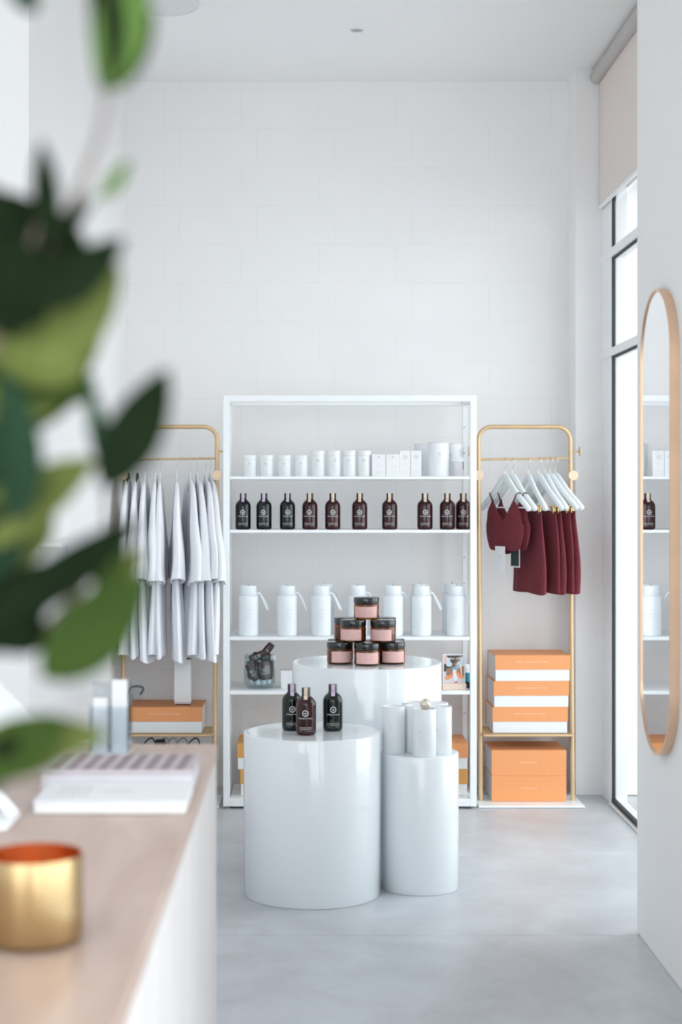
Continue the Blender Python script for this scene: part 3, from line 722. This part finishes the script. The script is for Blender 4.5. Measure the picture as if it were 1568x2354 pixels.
# ================================================================== CLOTHES RACKS
def make_rack(label, x0, x1, lean):
    """x0, x1: the two uprights; lean: sideways shift of the top"""
    cx = (x0 + x1) / 2; hw = (x1 - x0) / 2; Y = 7.645
    t = thing('clothes_rack', label, 'clothes rack', (cx, Y, 0))
    MB().box(-hw - .026, hw + .034, -.14, .137, .001, .0115, .003, 2).build('base_plate', M['whitemetal'], t)
    top, rc = 1.838, .066
    def L(z): return lean * z / top
    pts = [(-hw, 0, .0115), (-hw + L(.9), 0, .9), (-hw + L(1.5), 0, 1.5), (-hw + L(1.72), 0, top - rc - .02)]
    for k in range(9): a = pi - (pi / 2) * k / 8; pts.append((-hw + rc + lean + rc * cos(a), 0, top - rc + rc * sin(a)))
    for k in range(9): a = pi / 2 - (pi / 2) * k / 8; pts.append((hw - rc + lean + rc * cos(a), 0, top - rc + rc * sin(a)))
    pts += [(hw + L(1.72), 0, top - rc - .02), (hw + L(1.5), 0, 1.5), (hw + L(.9), 0, .9), (hw, 0, .0115)]
    MB().tube(pts, .0105, 16).build('frame_tube', M['gold'], t, 60)
    l2 = L(1.68); MB().tube([(-hw + l2, 0, 1.678), (hw + l2, 0, 1.684)], .0055, 12).build('hanging_bar', M['gold'], t, 60)
    for s in (-1, 1):
        xs = s * hw + L(1.6)
        pg = MB().tube([(xs, -.008, 1.600), (xs + s * .004, -.05, 1.600)], .0055, 12).build('peg', M['gold'], t, 60)
        MB().lathe([(0, 0), (.0235, 0), (.0243, .0015), (.0243, .0045), (.0235, .006), (0, .006)], 36, Matrix.Translation((xs + s * .005, -.048, 1.600)) @ Matrix.Rotation(R(90), 4, 'X')).build('peg_disc', M['goldflat'], t, 40)
        xs = s * hw + L(1.72)
        MB().tube([(xs + s * .008, 0, 1.718), (xs + s * .046, 0, 1.718)], .0045, 12).build('peg', M['gold'], t, 60)
        MB().lathe([(0, 0), (.0235, 0), (.0243, .0012), (.0243, .0038), (.0235, .005), (0, .005)], 36, Matrix.Translation((xs + s * .044, 0, 1.718)) @ Matrix.Rotation(R(90 * s), 4, 'Y')).build('peg_disc', M['goldflat'], t, 40)
    # shelf: rim tube and woven grid of bars
    zsf = .336; xi = hw - .011
    MB().tube([(-xi, -.052, zsf), (xi, -.052, zsf), (xi, .205, zsf), (-xi, .205, zsf), (-xi, -.052, zsf)], .0062, 10).build('shelf_rim', M['gold'], t, 60)
    for s in (-1, 1): MB().tube([(s * hw, 0, zsf), (s * xi, -.03, zsf)], .006, 10).build('bracket', M['gold'], t, 60)
    bar = MB().tube([(0, -.052, 0), (0, .205, 0)], .0011, 6).mesh('shelf_wire', M['gold'], 60)
    n = int(2 * xi / .013)
    for k in range(1, n): link('shelf_wire', bar, t, (-xi + 2 * xi * k / n, 0, zsf + .0055))
    barx = MB().tube([(-xi, 0, 0), (xi, 0, 0)], .0011, 6).mesh('shelf_wire', M['gold'], 60)
    for k in range(1, 19): link('shelf_wire', barx, t, (0, -.052 + .257 * k / 19, zsf + .0035))
    return t
make_rack('gold tube clothes rack holding the maroon garments', .852, 1.302, -.012)
make_rack('gold tube clothes rack holding the white shirts', -.903, -.453, .016)

# ---- hangers: local x runs along the hanger, z = 0 at the bar
ARM = [(0, -.079), (.018, -.083), (.045, -.108), (.085, -.148), (.13, -.186), (.17, -.216), (.200, -.243)]
def make_hanger(mt, clips, small=False):
    t = thing('coat_hanger', 'x', 'hanger')
    rings = []
    path = smoothpath([(x * (.70 if small else 1), 0, z * (.9 if small and x else 1)) for x, z in ARM], 4)
    full = [Vector((-p.x, 0, p.z)) for p in path[::-1]][:-1] + path
    for i, p in enumerate(full):
        d = (full[min(i + 1, len(full) - 1)] - full[max(i - 1, 0)]).normalized(); nrm = Vector((-d.z, 0, d.x))
        q = abs(p.x) / .2; hh = .019 - .006 * q; th = (.0065 + .0045 * q) * (.7 if small else 1)
        if i in (0, len(full) - 1): hh *= .6; th *= .7
        c = p - nrm * hh * .6
        rings.append([c + nrm * hh * a_ + Vector((0, th * b_, 0)) for a_, b_ in ((1, -.5), (1, .5), (.6, 1), (-.6, 1), (-1, .5), (-1, -.5), (-.6, -1), (.6, -1))])
    MB().loft(rings, True, True, True).build('shoulder', M[mt], t, 50)
    hk = [(0, 0, -.082), (0, 0, -.050), (.010, 0, -.036), (.019, 0, -.020), (.018, 0, -.004), (.009, 0, .0062), (0, 0, .0075), (-.010, 0, .004), (-.017, 0, -.008)]
    MB().tube(smoothpath(hk, 4), .0014, 8).build('hook', M['hook'], t, 60)
    if not small:
        MB().tube([(-.165, 0, -.236), (.165, 0, -.236)], .0035 if not clips else .0018, 8).build('bar', M[mt] if not clips else M['brass'], t, 60)
    if clips:
        for s in (-1, 1):
            mb = MB()
            mb.box(s * .115 - .011, s * .115 + .011, -.007, -.002, -.268, -.232, .0012); mb.box(s * .115 - .011, s * .115 + .011, .002, .007, -.268, -.232, .0012)
            mb.tube([(s * .115, -.006, -.246), (s * .115, .006, -.246)], .0055, 8)
            mb.box(s * .115 - .004, s * .115 + .004, -.018, -.004, -.236, -.230, .001, 1); mb.box(s * .115 - .004, s * .115 + .004, .004, .018, -.236, -.230, .001)
            mb.build('clip', M['brass'], t)
    return t
def wob(k, f, ph): return sin(k * f + ph)

# ---- white shirts
def make_shirt(seed):
    rnd = random.Random(seed); ph = [rnd.uniform(0, 6.28) for _ in range(8)]
    t = thing('white_shirt', 'x', 'shirt')
    N, T = 56, 26; rings = []
    vneck = .06 + .06 * rnd.random()
    length = .86 + rnd.uniform(-.03, .03)
    for i in range(T + 1):
        q = i / T; ring = []
        for k in range(N):
            a = 2 * pi * k / N; cu, su = cos(a), sin(a)
            hw = .150 + .055 * q + .02 * sin(pi * q)
            u = hw * (abs(cu) ** .8) * (1 if cu > 0 else -1)
            top = -.088 - .70 * max(abs(u) - .03, 0) ** 1.0 * .95
            if su < 0 and abs(u) < .075: top -= vneck * (1 - abs(u) / .075)
            elif abs(u) < .06: top -= .012 * (1 - abs(u) / .06)
            z = top + (-.10 - length + .007 * wob(a, 2, ph[0]) - top) * q
            th = .007 + .019 * min(1, q * 1.3) + .003 * wob(q * 5, 1, ph[1])
            fold = (.0055 * wob(a, 5, ph[2] + q * 1.5) + .004 * wob(a, 9, ph[3] - q)) * min(1, q * 1.6)
            ring.append((u + .008 * q * wob(a, 3, ph[4]), (th + fold) * su + .010 * q * wob(q * 4, 1, ph[5]), z))
        rings.append(ring)
    MB().loft(rings).build('body', M['cotton'], t, 180)
    for s in (-1, 1):
        rings = []; N2, T2 = 30, 18; le = .45 + rnd.uniform(-.03, .03)
        for i in range(T2 + 1):
            q = i / T2; cu0 = s * (.135 + .085 * min(1, q * 1.6)); z0 = -.150 - le * q - .03 * q * (1 - q)
            wu = .045 + .060 * q; tx = .009 + .025 * q ** .8
            ring = []
            for k in range(N2):
                a = 2 * pi * k / N2
                fold = (.006 * wob(a, 3, ph[6] + 2 * q) + .004 * wob(a, 6, ph[7] - 2 * q)) * q
                ring.append((cu0 + (wu + fold) * cos(a), (tx + fold) * sin(a) + s * .006 * q * wob(q * 6, 1, ph[1]), z0 + (.045 * (1 - q) - .02 * q) * -s * cos(a) * (1 if True else 0)))
            rings.append(ring)
        MB().loft(rings, True, True, False).build('sleeve', M['cotton'], t, 180)
    return t
HZ = 1.6812
hw0 = make_hanger('hanger', False, True); hd0 = make_hanger('darkhanger', False, True)
shirts = [make_shirt(3), make_shirt(11), make_shirt(23)]
lspec = [(295.5, 0, 1), (316, 0, 1), (335, 1, 0), (358.8, 2, 0), (369, 3, 0), (405.7, 6, 0), (436.3, 12, 0), (453.3, 13, 0), (472.7, 13, 0), (484, 13, 0)]
ord_ = ['outermost white shirt by the wall end of the left rack on a black hanger', 'second white shirt from the wall end, on a black hanger', 'third white shirt from the wall end of the rack', 'white shirt bunched against its neighbour, fourth from the wall end',
        'white shirt bunched against its neighbour, fifth from the wall end', 'white shirt hanging alone in the gap, sixth from the wall end', 'white V-neck shirt, fourth from the shelving unit', 'white shirt, third from the shelving unit', 'white shirt, second from the shelving unit', 'white shirt hanging nearest the shelving unit']
used = {}; nth = ('first', 'second', 'third', 'fourth', 'fifth', 'sixth', 'seventh', 'eighth', 'ninth', 'tenth')
for i, (px, ang, dark) in enumerate(lspec):
    Y = 7.645; X = (px - VX) * Y / FPX; a = R(ang); rz = a - pi / 2; z = HZ - .0005
    for src, nm, lab, grp in ((hd0 if dark else hw0, 'h', ('black' if dark else 'white') + ' coat hanger inside the %s shirt from the wall end' % nth[i], 'hangers on the shirt rack'),
                              (shirts[(i * 2) % 3], 's', ord_[i], 'white shirts on the rack')):
        if src.name not in used:
            src.location = (X, Y, z); src.rotation_euler = (0, 0, rz); src['label'] = lab; src['group'] = grp; used[src.name] = 1
        else: dup(src, (X, Y, z), rz, lab, grp)

# ---- maroon garments
def make_skirt(seed):
    rnd = random.Random(seed); ph = [rnd.uniform(0, 6.28) for _ in range(6)]
    t = thing('maroon_skirt', 'x', 'skirt'); rings = []; N, T = 60, 20; ln = .395
    for i in range(T + 1):
        q = i / T; ring = []
        for k in range(N):
            a = 2 * pi * k / N; cu, su = cos(a), sin(a)
            hw = .140 + .028 * q + .010 * sin(pi * q); th = .006 + .012 * q ** .6
            fold = (.0035 * wob(a, 5, ph[0] + q) + .0025 * wob(a, 8, ph[1])) * q
            ring.append((hw * (abs(cu) ** .75) * (1 if cu > 0 else -1) + .006 * q * wob(q * 5, 1, ph[2]), (th + fold) * (abs(su) ** .55) * (1 if su > 0 else -1) + .006 * q * wob(q * 3, 1, ph[3]) + .004 * q * wob(cu * 3, 1, ph[4]), -.258 - ln * q + .006 * q * wob(a, 2, ph[5])))
        rings.append(ring)
    MB().loft(rings).build('skirt_body', M['maroon'], t, 180)
    MB().loft([[(x * 1.01, y * 1.15, z) for x, y, z in rings[0]], [(x * 1.01, y * 1.1, z) for x, y, z in rings[1]]]).build('waistband', M['maroon'], t, 180)
    return t
def make_bra(tag_black):
    t = thing('maroon_bralette', 'x', 'bralette'); rings = []; N, T = 64, 14
    for i in range(T + 1):
        q = i / T; ring = []
        for k in range(N):
            a = 2 * pi * k / N; cu, su = cos(a), sin(a); u = .150 * cu
            front = su < 0
            pk = max(0, 1 - abs(abs(u) - .085) / .080)
            top = (-.292 + .095 * pk ** 1.05) if front else (-.31 + .015 * pk)
            if abs(cu) > .9: top = -.285 - (abs(cu) - .9) * .35
            bot = -.440 + .014 * cos(2 * a) + .010 * sin(a * 3)
            z = top + (bot - top) * q
            bulge = .012 * math.exp(-((abs(u) - .075) / .05) ** 2) * sin(pi * min(1, q * .9 + .12)) if front else 0
            th = .007 + .013 * sin(pi * q * .9 + .2)
            shrink = 1 - .16 * q ** 2
            ring.append((u * shrink, th * su - bulge, z))
        rings.append(ring)
    MB().loft(rings).build('cups', M['maroon'], t, 180)
    for s in (-1, 1):
        MB().tube(smoothpath([(s * .085, -.012, -.205), (s * .105, -.010, -.172), (s * .120, -.002, -.166), (s * .112, .012, -.20), (s * .09, .018, -.300)], 6), .0028, 8, flat=(1.5, .5)).build('strap', M['maroonstrap'], t, 60)
    if tag_black:
        MB().box(.03, .095, -.030, -.0288, -.52, -.425).build('swing_tag', M['blacktag'], t)
        MB().box(.036, .100, -.0270, -.0260, -.527, -.425).build('swing_tag', M['whitetag'], t)
    else:
        tg = MB().box(-.045, .035, -.026, -.0247, -.555, -.425).build('swing_tag', M['whitetag'], t)
        mb = MB(); flat_put(mb, *bar2d(.018, .006, 2), -.005, -.475, -.0265); flat_put(mb, *bar2d(.010, .003, 2), .002, -.488, -.0265); mb.build('print', M['paleprint'], tg)
    return t
rspec = [(1162.6, .50, 'first'), (1180, .46, 'second'), (1216.3, .31, 'third'), (1240.8, .46, 'fourth'), (1255.5, .40, 'fifth'), (1267, .54, 'sixth'), (1279, .53, 'seventh')]
hn0 = make_hanger('hanger', False); hc0 = make_hanger('hanger', True)
sk = [make_skirt(5), make_skirt(9)]; br = [make_bra(False), make_bra(True)]
blab = ['maroon bralette hanging foremost with a white swing tag', 'maroon bralette behind another with a black swing tag']
slab = ['wide maroon skirt partly behind the bralettes', 'maroon skirt squeezed beside the wide one, second of five', 'middle maroon skirt of five', 'maroon skirt second from the window side of the rack', 'maroon skirt nearest the window on the rack']
usedn = {}
for i, (px, sa, nm) in enumerate(rspec):
    Y = 7.645; X = (px - VX) * Y / FPX - .004; rz = math.asin(sa) - pi / 2; z = HZ + .001 * (i - 2)
    hs = hn0 if i < 2 else hc0
    gs = br[i] if i < 2 else sk[i % 2]
    for src, lab, grp in ((hs, 'white hanger with gold hook, %s from the shelving unit' % nth[i], 'white hangers on the garment rack'),
                          (gs, blab[i] if i < 2 else slab[i - 2], 'maroon garments')):
        if src.name not in usedn:
            src.location = (X, Y, z); src.rotation_euler = (0, 0, rz); src['label'] = lab; src['group'] = grp; usedn[src.name] = 1
        else: dup(src, (X, Y, z), rz, lab, grp)

# ================================================================== things around the left rack
sp = thing('wireless_speaker', 'slim white tower device on the orange box', 'speaker', on(421, 7.72, zs + .1265), R(0))
MB().box(-.0415, .0415, -.0415, .0415, .016, .226, .004, 2).build('body', M['device'], sp, 40)
MB().box(-.040, .040, -.040, .040, .006, .0165, .002).build('base', M['lilac'], sp)
MB().box(-.028, .028, -.028, .028, .2255, .2275).build('top_vent', M['cable'], sp)
for sx in (-.032, .032):
    for sy in (-.032, .032): MB().box(sx - .004, sx + .004, sy - .004, sy + .004, 0, .0065).build('foot', M['cap'], sp)
mb = MB(); flat_put(mb, *bar2d(.006, .0015, 2), 0, .034, -.0419); mb.build('logo', M['greyprint'], sp)
pk = thing('power_outlet', 'wall outlet with white plug and looped grey cable', 'outlet', (-.873, BACK, .48))
MB().box(-.035, .045, -.010, 0, -.045, .030, .002).build('plate', M['device'], pk)
MB().box(-.02, .030, -.045, -.010, -.03, .010, .004).build('plug', M['device'], pk)
MB().tube(smoothpath([(.02, -.045, 0), (.035, -.06, .035), (0, -.065, .045), (-.035, -.06, .03), (-.045, -.055, -.03), (-.03, -.05, -.06), (.0, -.04, -.10), (.02, -.03, -.2)], 6), .006, 8).build('cable', M['cable'], pk, 60)
cb = thing('cable_bundle', 'tangle of dark cables under the rack shelf', 'cables', (-.66, 7.70, .0115))
for k, (x, m) in enumerate(((-.13, 'blackcable'), (-.06, 'cable'), (-.02, 'cable'), (.03, 'cable'), (.09, 'blackcable'))):
    MB().tube(smoothpath([(x, .0, .004), (x + .02, -.02, .10), (x - .025, .0, .22), (x + .005, .01, .285), (x + .04, .0, .28), (x + .05, .02, .15), (x + .06, .04, .004)], 6), .0035, 8).build('cable', M[m], cb, 60)
MB().box(-.14, .11, -.03, .03, 0, .035, .004).build('power_board', M['cap'], cb)
MB().box(-.085, -.035, -.03, .01, .23, .29, .006).build('adaptor', M['cap'], cb)
fs = thing('floating_shelf', 'short white floating shelf on the left wall', 'shelf', (XL, 5.75, 1.335))
MB().box(0, .10, -.40, .36, -.010, .004, .001).build('board', M['frame'], fs)
for y in (-.35, .33): MB().box(0, .012, y - .01, y + .01, -.075, -.010, .001).build('bracket', M['frame'], fs)

# ================================================================== COUNTER and what stands on it
CX, CY, CZ = -.198, 3.467, .95
ct = thing('counter', 'blonde plywood service counter with pale side', 'counter', (-.75, 1.9, 0))
MB().box(-1.35 + .75, CX + .75, .2 - 1.9, CY - 1.9, CZ - .03, CZ, .003, 2).build('countertop', M['counter'], ct)
MB().box(-1.33 + .75, CX - .002 + .75, .22 - 1.9, CY - .004 - 1.9, .0, CZ - .03, .002).build('body', M['counterside'], ct)
pot = thing('metal_pot', 'round brass pot with a copper inside on the counter', 'pot', on(78, 1.935, CZ))
MB().lathe([(0, 0), (.052, 0), (.0585, .003), (.0610, .010), (.0610, .106), (.0605, .1075)], 64).build('outside', M['brassout'], pot, 50)
MB().lathe([(.0605, .1075), (.0592, .1070), (.0590, .010), (.055, .005), (0, .005)], 64).build('inside', M['copperin'], pot, 50)
# boxes / booklets
bk = thing('white_book', 'flat white booklet box on the counter in front of the striped one', 'book', (-.340, 2.79, CZ), R(0))
MB().box(-.131, .131, -.093, .093, .001, .0215, .0015).build('pages', M['carton'], bk)
cv = MB().box(-.133, .133, -.095, .095, .0205, .0235, .0008).build('cover', M['boxwhite'], bk)
mb = MB()
def topput(mb, x0, x1, y0, y1, z): mb.add([(x0, y0, z), (x1, y0, z), (x1, y1, z), (x0, y1, z)], [(0, 1, 2, 3)])
topput(mb, -.02, .03, -.012, .006, .0238)
for k in range(5): topput(mb, -.10 + k * .012, -.094 + k * .012, -.05, .05, .0238)
mb.build('print', M['paleprint'], cv)
bk2 = thing('striped_box', 'white box with mauve striped top behind the booklet', 'box', (-.352, 2.985, CZ))
MB().box(-.140, .140, -.090, .090, 0, .034, .002).build('base', M['lilac'], bk2)
ld = MB().box(-.142, .142, -.092, .092, .033, .042, .0015).build('lid', M['mauve'], bk2)
mb = MB()
for k in range(9):
    x = -.125 + k * .029; mb.add([(x, -.085, .0424), (x + .017, -.085, .0424), (x + .024, .085, .0424), (x + .007, .085, .0424)], [(0, 1, 2, 3)])
mb.build('stripes', M['stripe'], ld)
# clear brochure holder
bh = thing('brochure_holder', 'clear acrylic holder with white cards at the counter end', 'holder', (-.408, 3.33, CZ))
MB().box(-.052, .032, -.035, .045, 0, .006, .001).build('base', M['device'], bh)
MB().box(-.052, .032, .030, .034, .006, .150, .0005).build('back_panel', M['acrylic'], bh)
MB().box(-.052, .032, -.034, -.030, .006, .105, .0005).build('front_panel', M['acrylic'], bh)
for x in (-.052, -.012, .028): MB().box(x, x + .004, -.030, .030, .006, .105, .0005).build('divider', M['acrylic'], bh)
MB().box(-.006, .026, -.010, .010, .006, .158, .0005).build('cards', M['boxwhite'], bh)
MB().box(-.046, -.016, -.006, .010, .006, .120, .0005).build('cards', M['carton'], bh)
# tablet on a stand
tb = thing('tablet_stand', 'tilted tablet on a white stand beside the booklets', 'tablet', (-.575, 2.62, CZ))
MB().box(-.11, .085, -.06, .06, 0, .008, .003, 2).build('base', M['device'], tb)
MB().tube([(.085, .0, .014), (.045, .01, .055), (-.02, .02, .11)], .011, 12).build('leg', M['device'], tb, 60)
Mt = Matrix.Translation((.035, .03, .185)) @ Matrix.Rotation(R(-44), 4, 'Y')
MB().box(-.005, .004, -.02, .20, -.10, .13, .003, 2, Mt).build('tablet_body', M['device'], tb)
MB().box(-.0065, -.005, -.012, .192, -.092, .122, 0, 1, Mt).build('screen', M['tablet'], tb)
MB().tube(smoothpath([(-.02, .02, .11), (-.03, .03, .16), (.0, .04, .19)], 5), .008, 10).build('arm', M['tablet'], tb, 60)
MB().tube(smoothpath([(-.10, 0, .20), (-.05, -.01, .19), (-.035, -.02, .15), (-.03, -.02, .06), (-.06, -.02, .012)], 6), .004, 8).build('cable', M['blackcable'], tb, 60)

# ================================================================== PLANT in the foreground
VXP, VYP = -.33, .95
KP = .640                                           # branches stand this much nearer than the layout depths below
pl = thing('potted_plant', 'leafy green branches in a vase at the counter end, close up', 'plant', (VXP, VYP, CZ))
MB().lathe([(0, 0), (.055, 0), (.070, .01), (.085, .07), (.078, .15), (.050, .20), (.042, .215), (.048, .225), (.044, .225), (.038, .213), (.045, .195), (.07, .14), (.07, .03), (0, .015)], 48).build('vase', M['vase'], pl, 60)
def LP(px, py, Y): return P(px, py, Y * KP) - Vector((VXP, VYP, CZ))
def stem(pts, r0, r1):
    pts = [LP(*p) if len(p) == 3 and not isinstance(p, Vector) else p for p in pts]
    sm = smoothpath(pts, 6); n = len(sm)
    MB().tube(sm, [r0 + (r1 - r0) * i / (n - 1) for i in range(n)], 8).build('stem', M['stem'], pl, 60)
mouth = Vector((0, 0, .20))
stem([mouth, (-140, 1500, 1.55), (-60, 950, 1.55), (80, 640, 1.52), (205, 380, 1.47), (248, 200, 1.45), (285, -150, 1.45)], .0032, .0015)
stem([mouth, (-100, 1560, 1.55), (60, 1480, 1.55), (195, 1340, 1.52), (245, 1220, 1.5), (252, 1090, 1.47), (330, 970, 1.46)], .0032, .0014)
stem([mouth, (-150, 1500, 1.5), (-80, 1000, 1.5), (20, 700, 1.5), (85, 520, 1.5), (95, 400, 1.5)], .003, .0013)
stem([(-60, 950, 1.55), (100, 680, 1.53), (190, 500, 1.52), (270, 400, 1.5)], .002, .001)
def leaf(base, tip, wpx, Y, m, roll=0., droop=.12, Y2=None, fold=.25):
    b, t_ = LP(*base, Y), LP(*tip, Y2 or Y); ax = t_ - b; ln = ax.length; ax.normalize()
    view = Vector((0, 1, 0)); side = ax.cross(view).normalized(); nrm = side.cross(ax).normalized()
    side, nrm = side * cos(roll) + nrm * sin(roll), nrm * cos(roll) - side * sin(roll)
    wd = wpx * Y * KP / FPX / 2; rows = []
    for i in range(15):
        q = i / 14; wv = wd * (sin(pi * q ** .85) ** .75 if 0 < q < 1 else 0) + .0006
        c = b + ax * ln * q - nrm * droop * ln * (q * q - q) * 1.6
        rows.append([c + side * wv * s + nrm * wv * abs(s) * fold for s in (-1, -.6, -.2, 0, .2, .6, 1)])
    MB().loft(rows, closed=False).build('leaf', M[m], pl, 180)
for a in [
    ((240, 215), (215, -140), 90, 1.44, 'leafdark', .5), ((248, 210), (330, -190), 120, 1.44, 'leaflight', -.3), ((262, 205), (352, 20), 60, 1.46, 'leafgreen', .2),
    ((110, 560), (95, 325), 62, 1.47, 'leafdark'), ((235, 455), (296, 368), 34, 1.49, 'leaflight'), ((120, 560), (190, 440), 60, 1.48, 'leafdark', .5),
    ((60, 700), (285, 548), 115, 1.44, 'leafdark', .2), ((120, 620), (-90, 440), 190, 1.5, 'leafdark'), ((130, 700), (-110, 600), 210, 1.46, 'leafdark'), ((60, 760), (120, 520), 130, 1.52, 'leafdark', .3),
    ((100, 860), (275, 610), 130, 1.5, 'leafolive', -.3), ((190, 860), (-70, 760), 150, 1.5, 'leafolive', .2), ((225, 905), (-60, 850), 105, 1.52, 'leafgreen', .3),
    ((235, 1125), (385, 848), 128, 1.45, 'leafdark'), ((245, 1100), (205, 880), 46, 1.47, 'leafteal'),
    ((40, 1200), (10, 850), 120, 1.5, 'leafteal', .3), ((230, 1060), (-60, 1160), 60, 1.52, 'leafolive', .3), ((100, 1130), (-50, 1330), 170, 1.55, 'leafolive', .2),
    ((-30, 1440), (330, 1190), 100, 1.46, 'leafdark'), ((60, 1500), (-60, 1330), 150, 1.48, 'leafdark'), ((240, 1230), (285, 1410), 95, 1.53, 'leafgreen', .6),
    ((95, 1560), (335, 1325), 165, 1.46, 'leafgreen', .1), ((110, 1480), (-60, 1400), 120, 1.5, 'leafdark'),
    ((-60, 1700), (250, 1690), 105, 1.52, 'leafolive', .2), ((-70, 1780), (150, 1650), 130, 1.5, 'leafgreen', .2), ((-80, 1850), (40, 1690), 80, 1.5, 'leafdark'), ((30, -60), (80, 30), 60, 1.5, 'leafteal'),
    ((30, 780), (-20, 420), 170, 1.49, 'leafdark'), ((150, 700), (50, 460), 110, 1.5, 'leafdark', .3), ((190, 640), (110, 470), 80, 1.51, 'leafdark'), ((60, 660), (220, 590), 90, 1.47, 'leafdark'),
    ((-60, 960), (240, 720), 190, 1.53, 'leafolive', .1), ((-60, 870), (150, 800), 150, 1.54, 'leafgreen'), ((-80, 1000), (220, 865), 100, 1.55, 'leafgreen', .2),
    ((-30, 1380), (25, 870), 150, 1.53, 'leafteal', .1), ((-40, 1260), (215, 1062), 70, 1.52, 'leafolive', .2), ((-60, 1330), (60, 1080), 120, 1.56, 'leafolive'), ((-80, 1500), (130, 1290), 150, 1.5, 'leafdark'),
    ((200, 1400), (325, 1250), 90, 1.54, 'leafolive', .5), ((-40, 1760), (170, 1720), 90, 1.54, 'leafolive'),
]:
    leaf(*a)
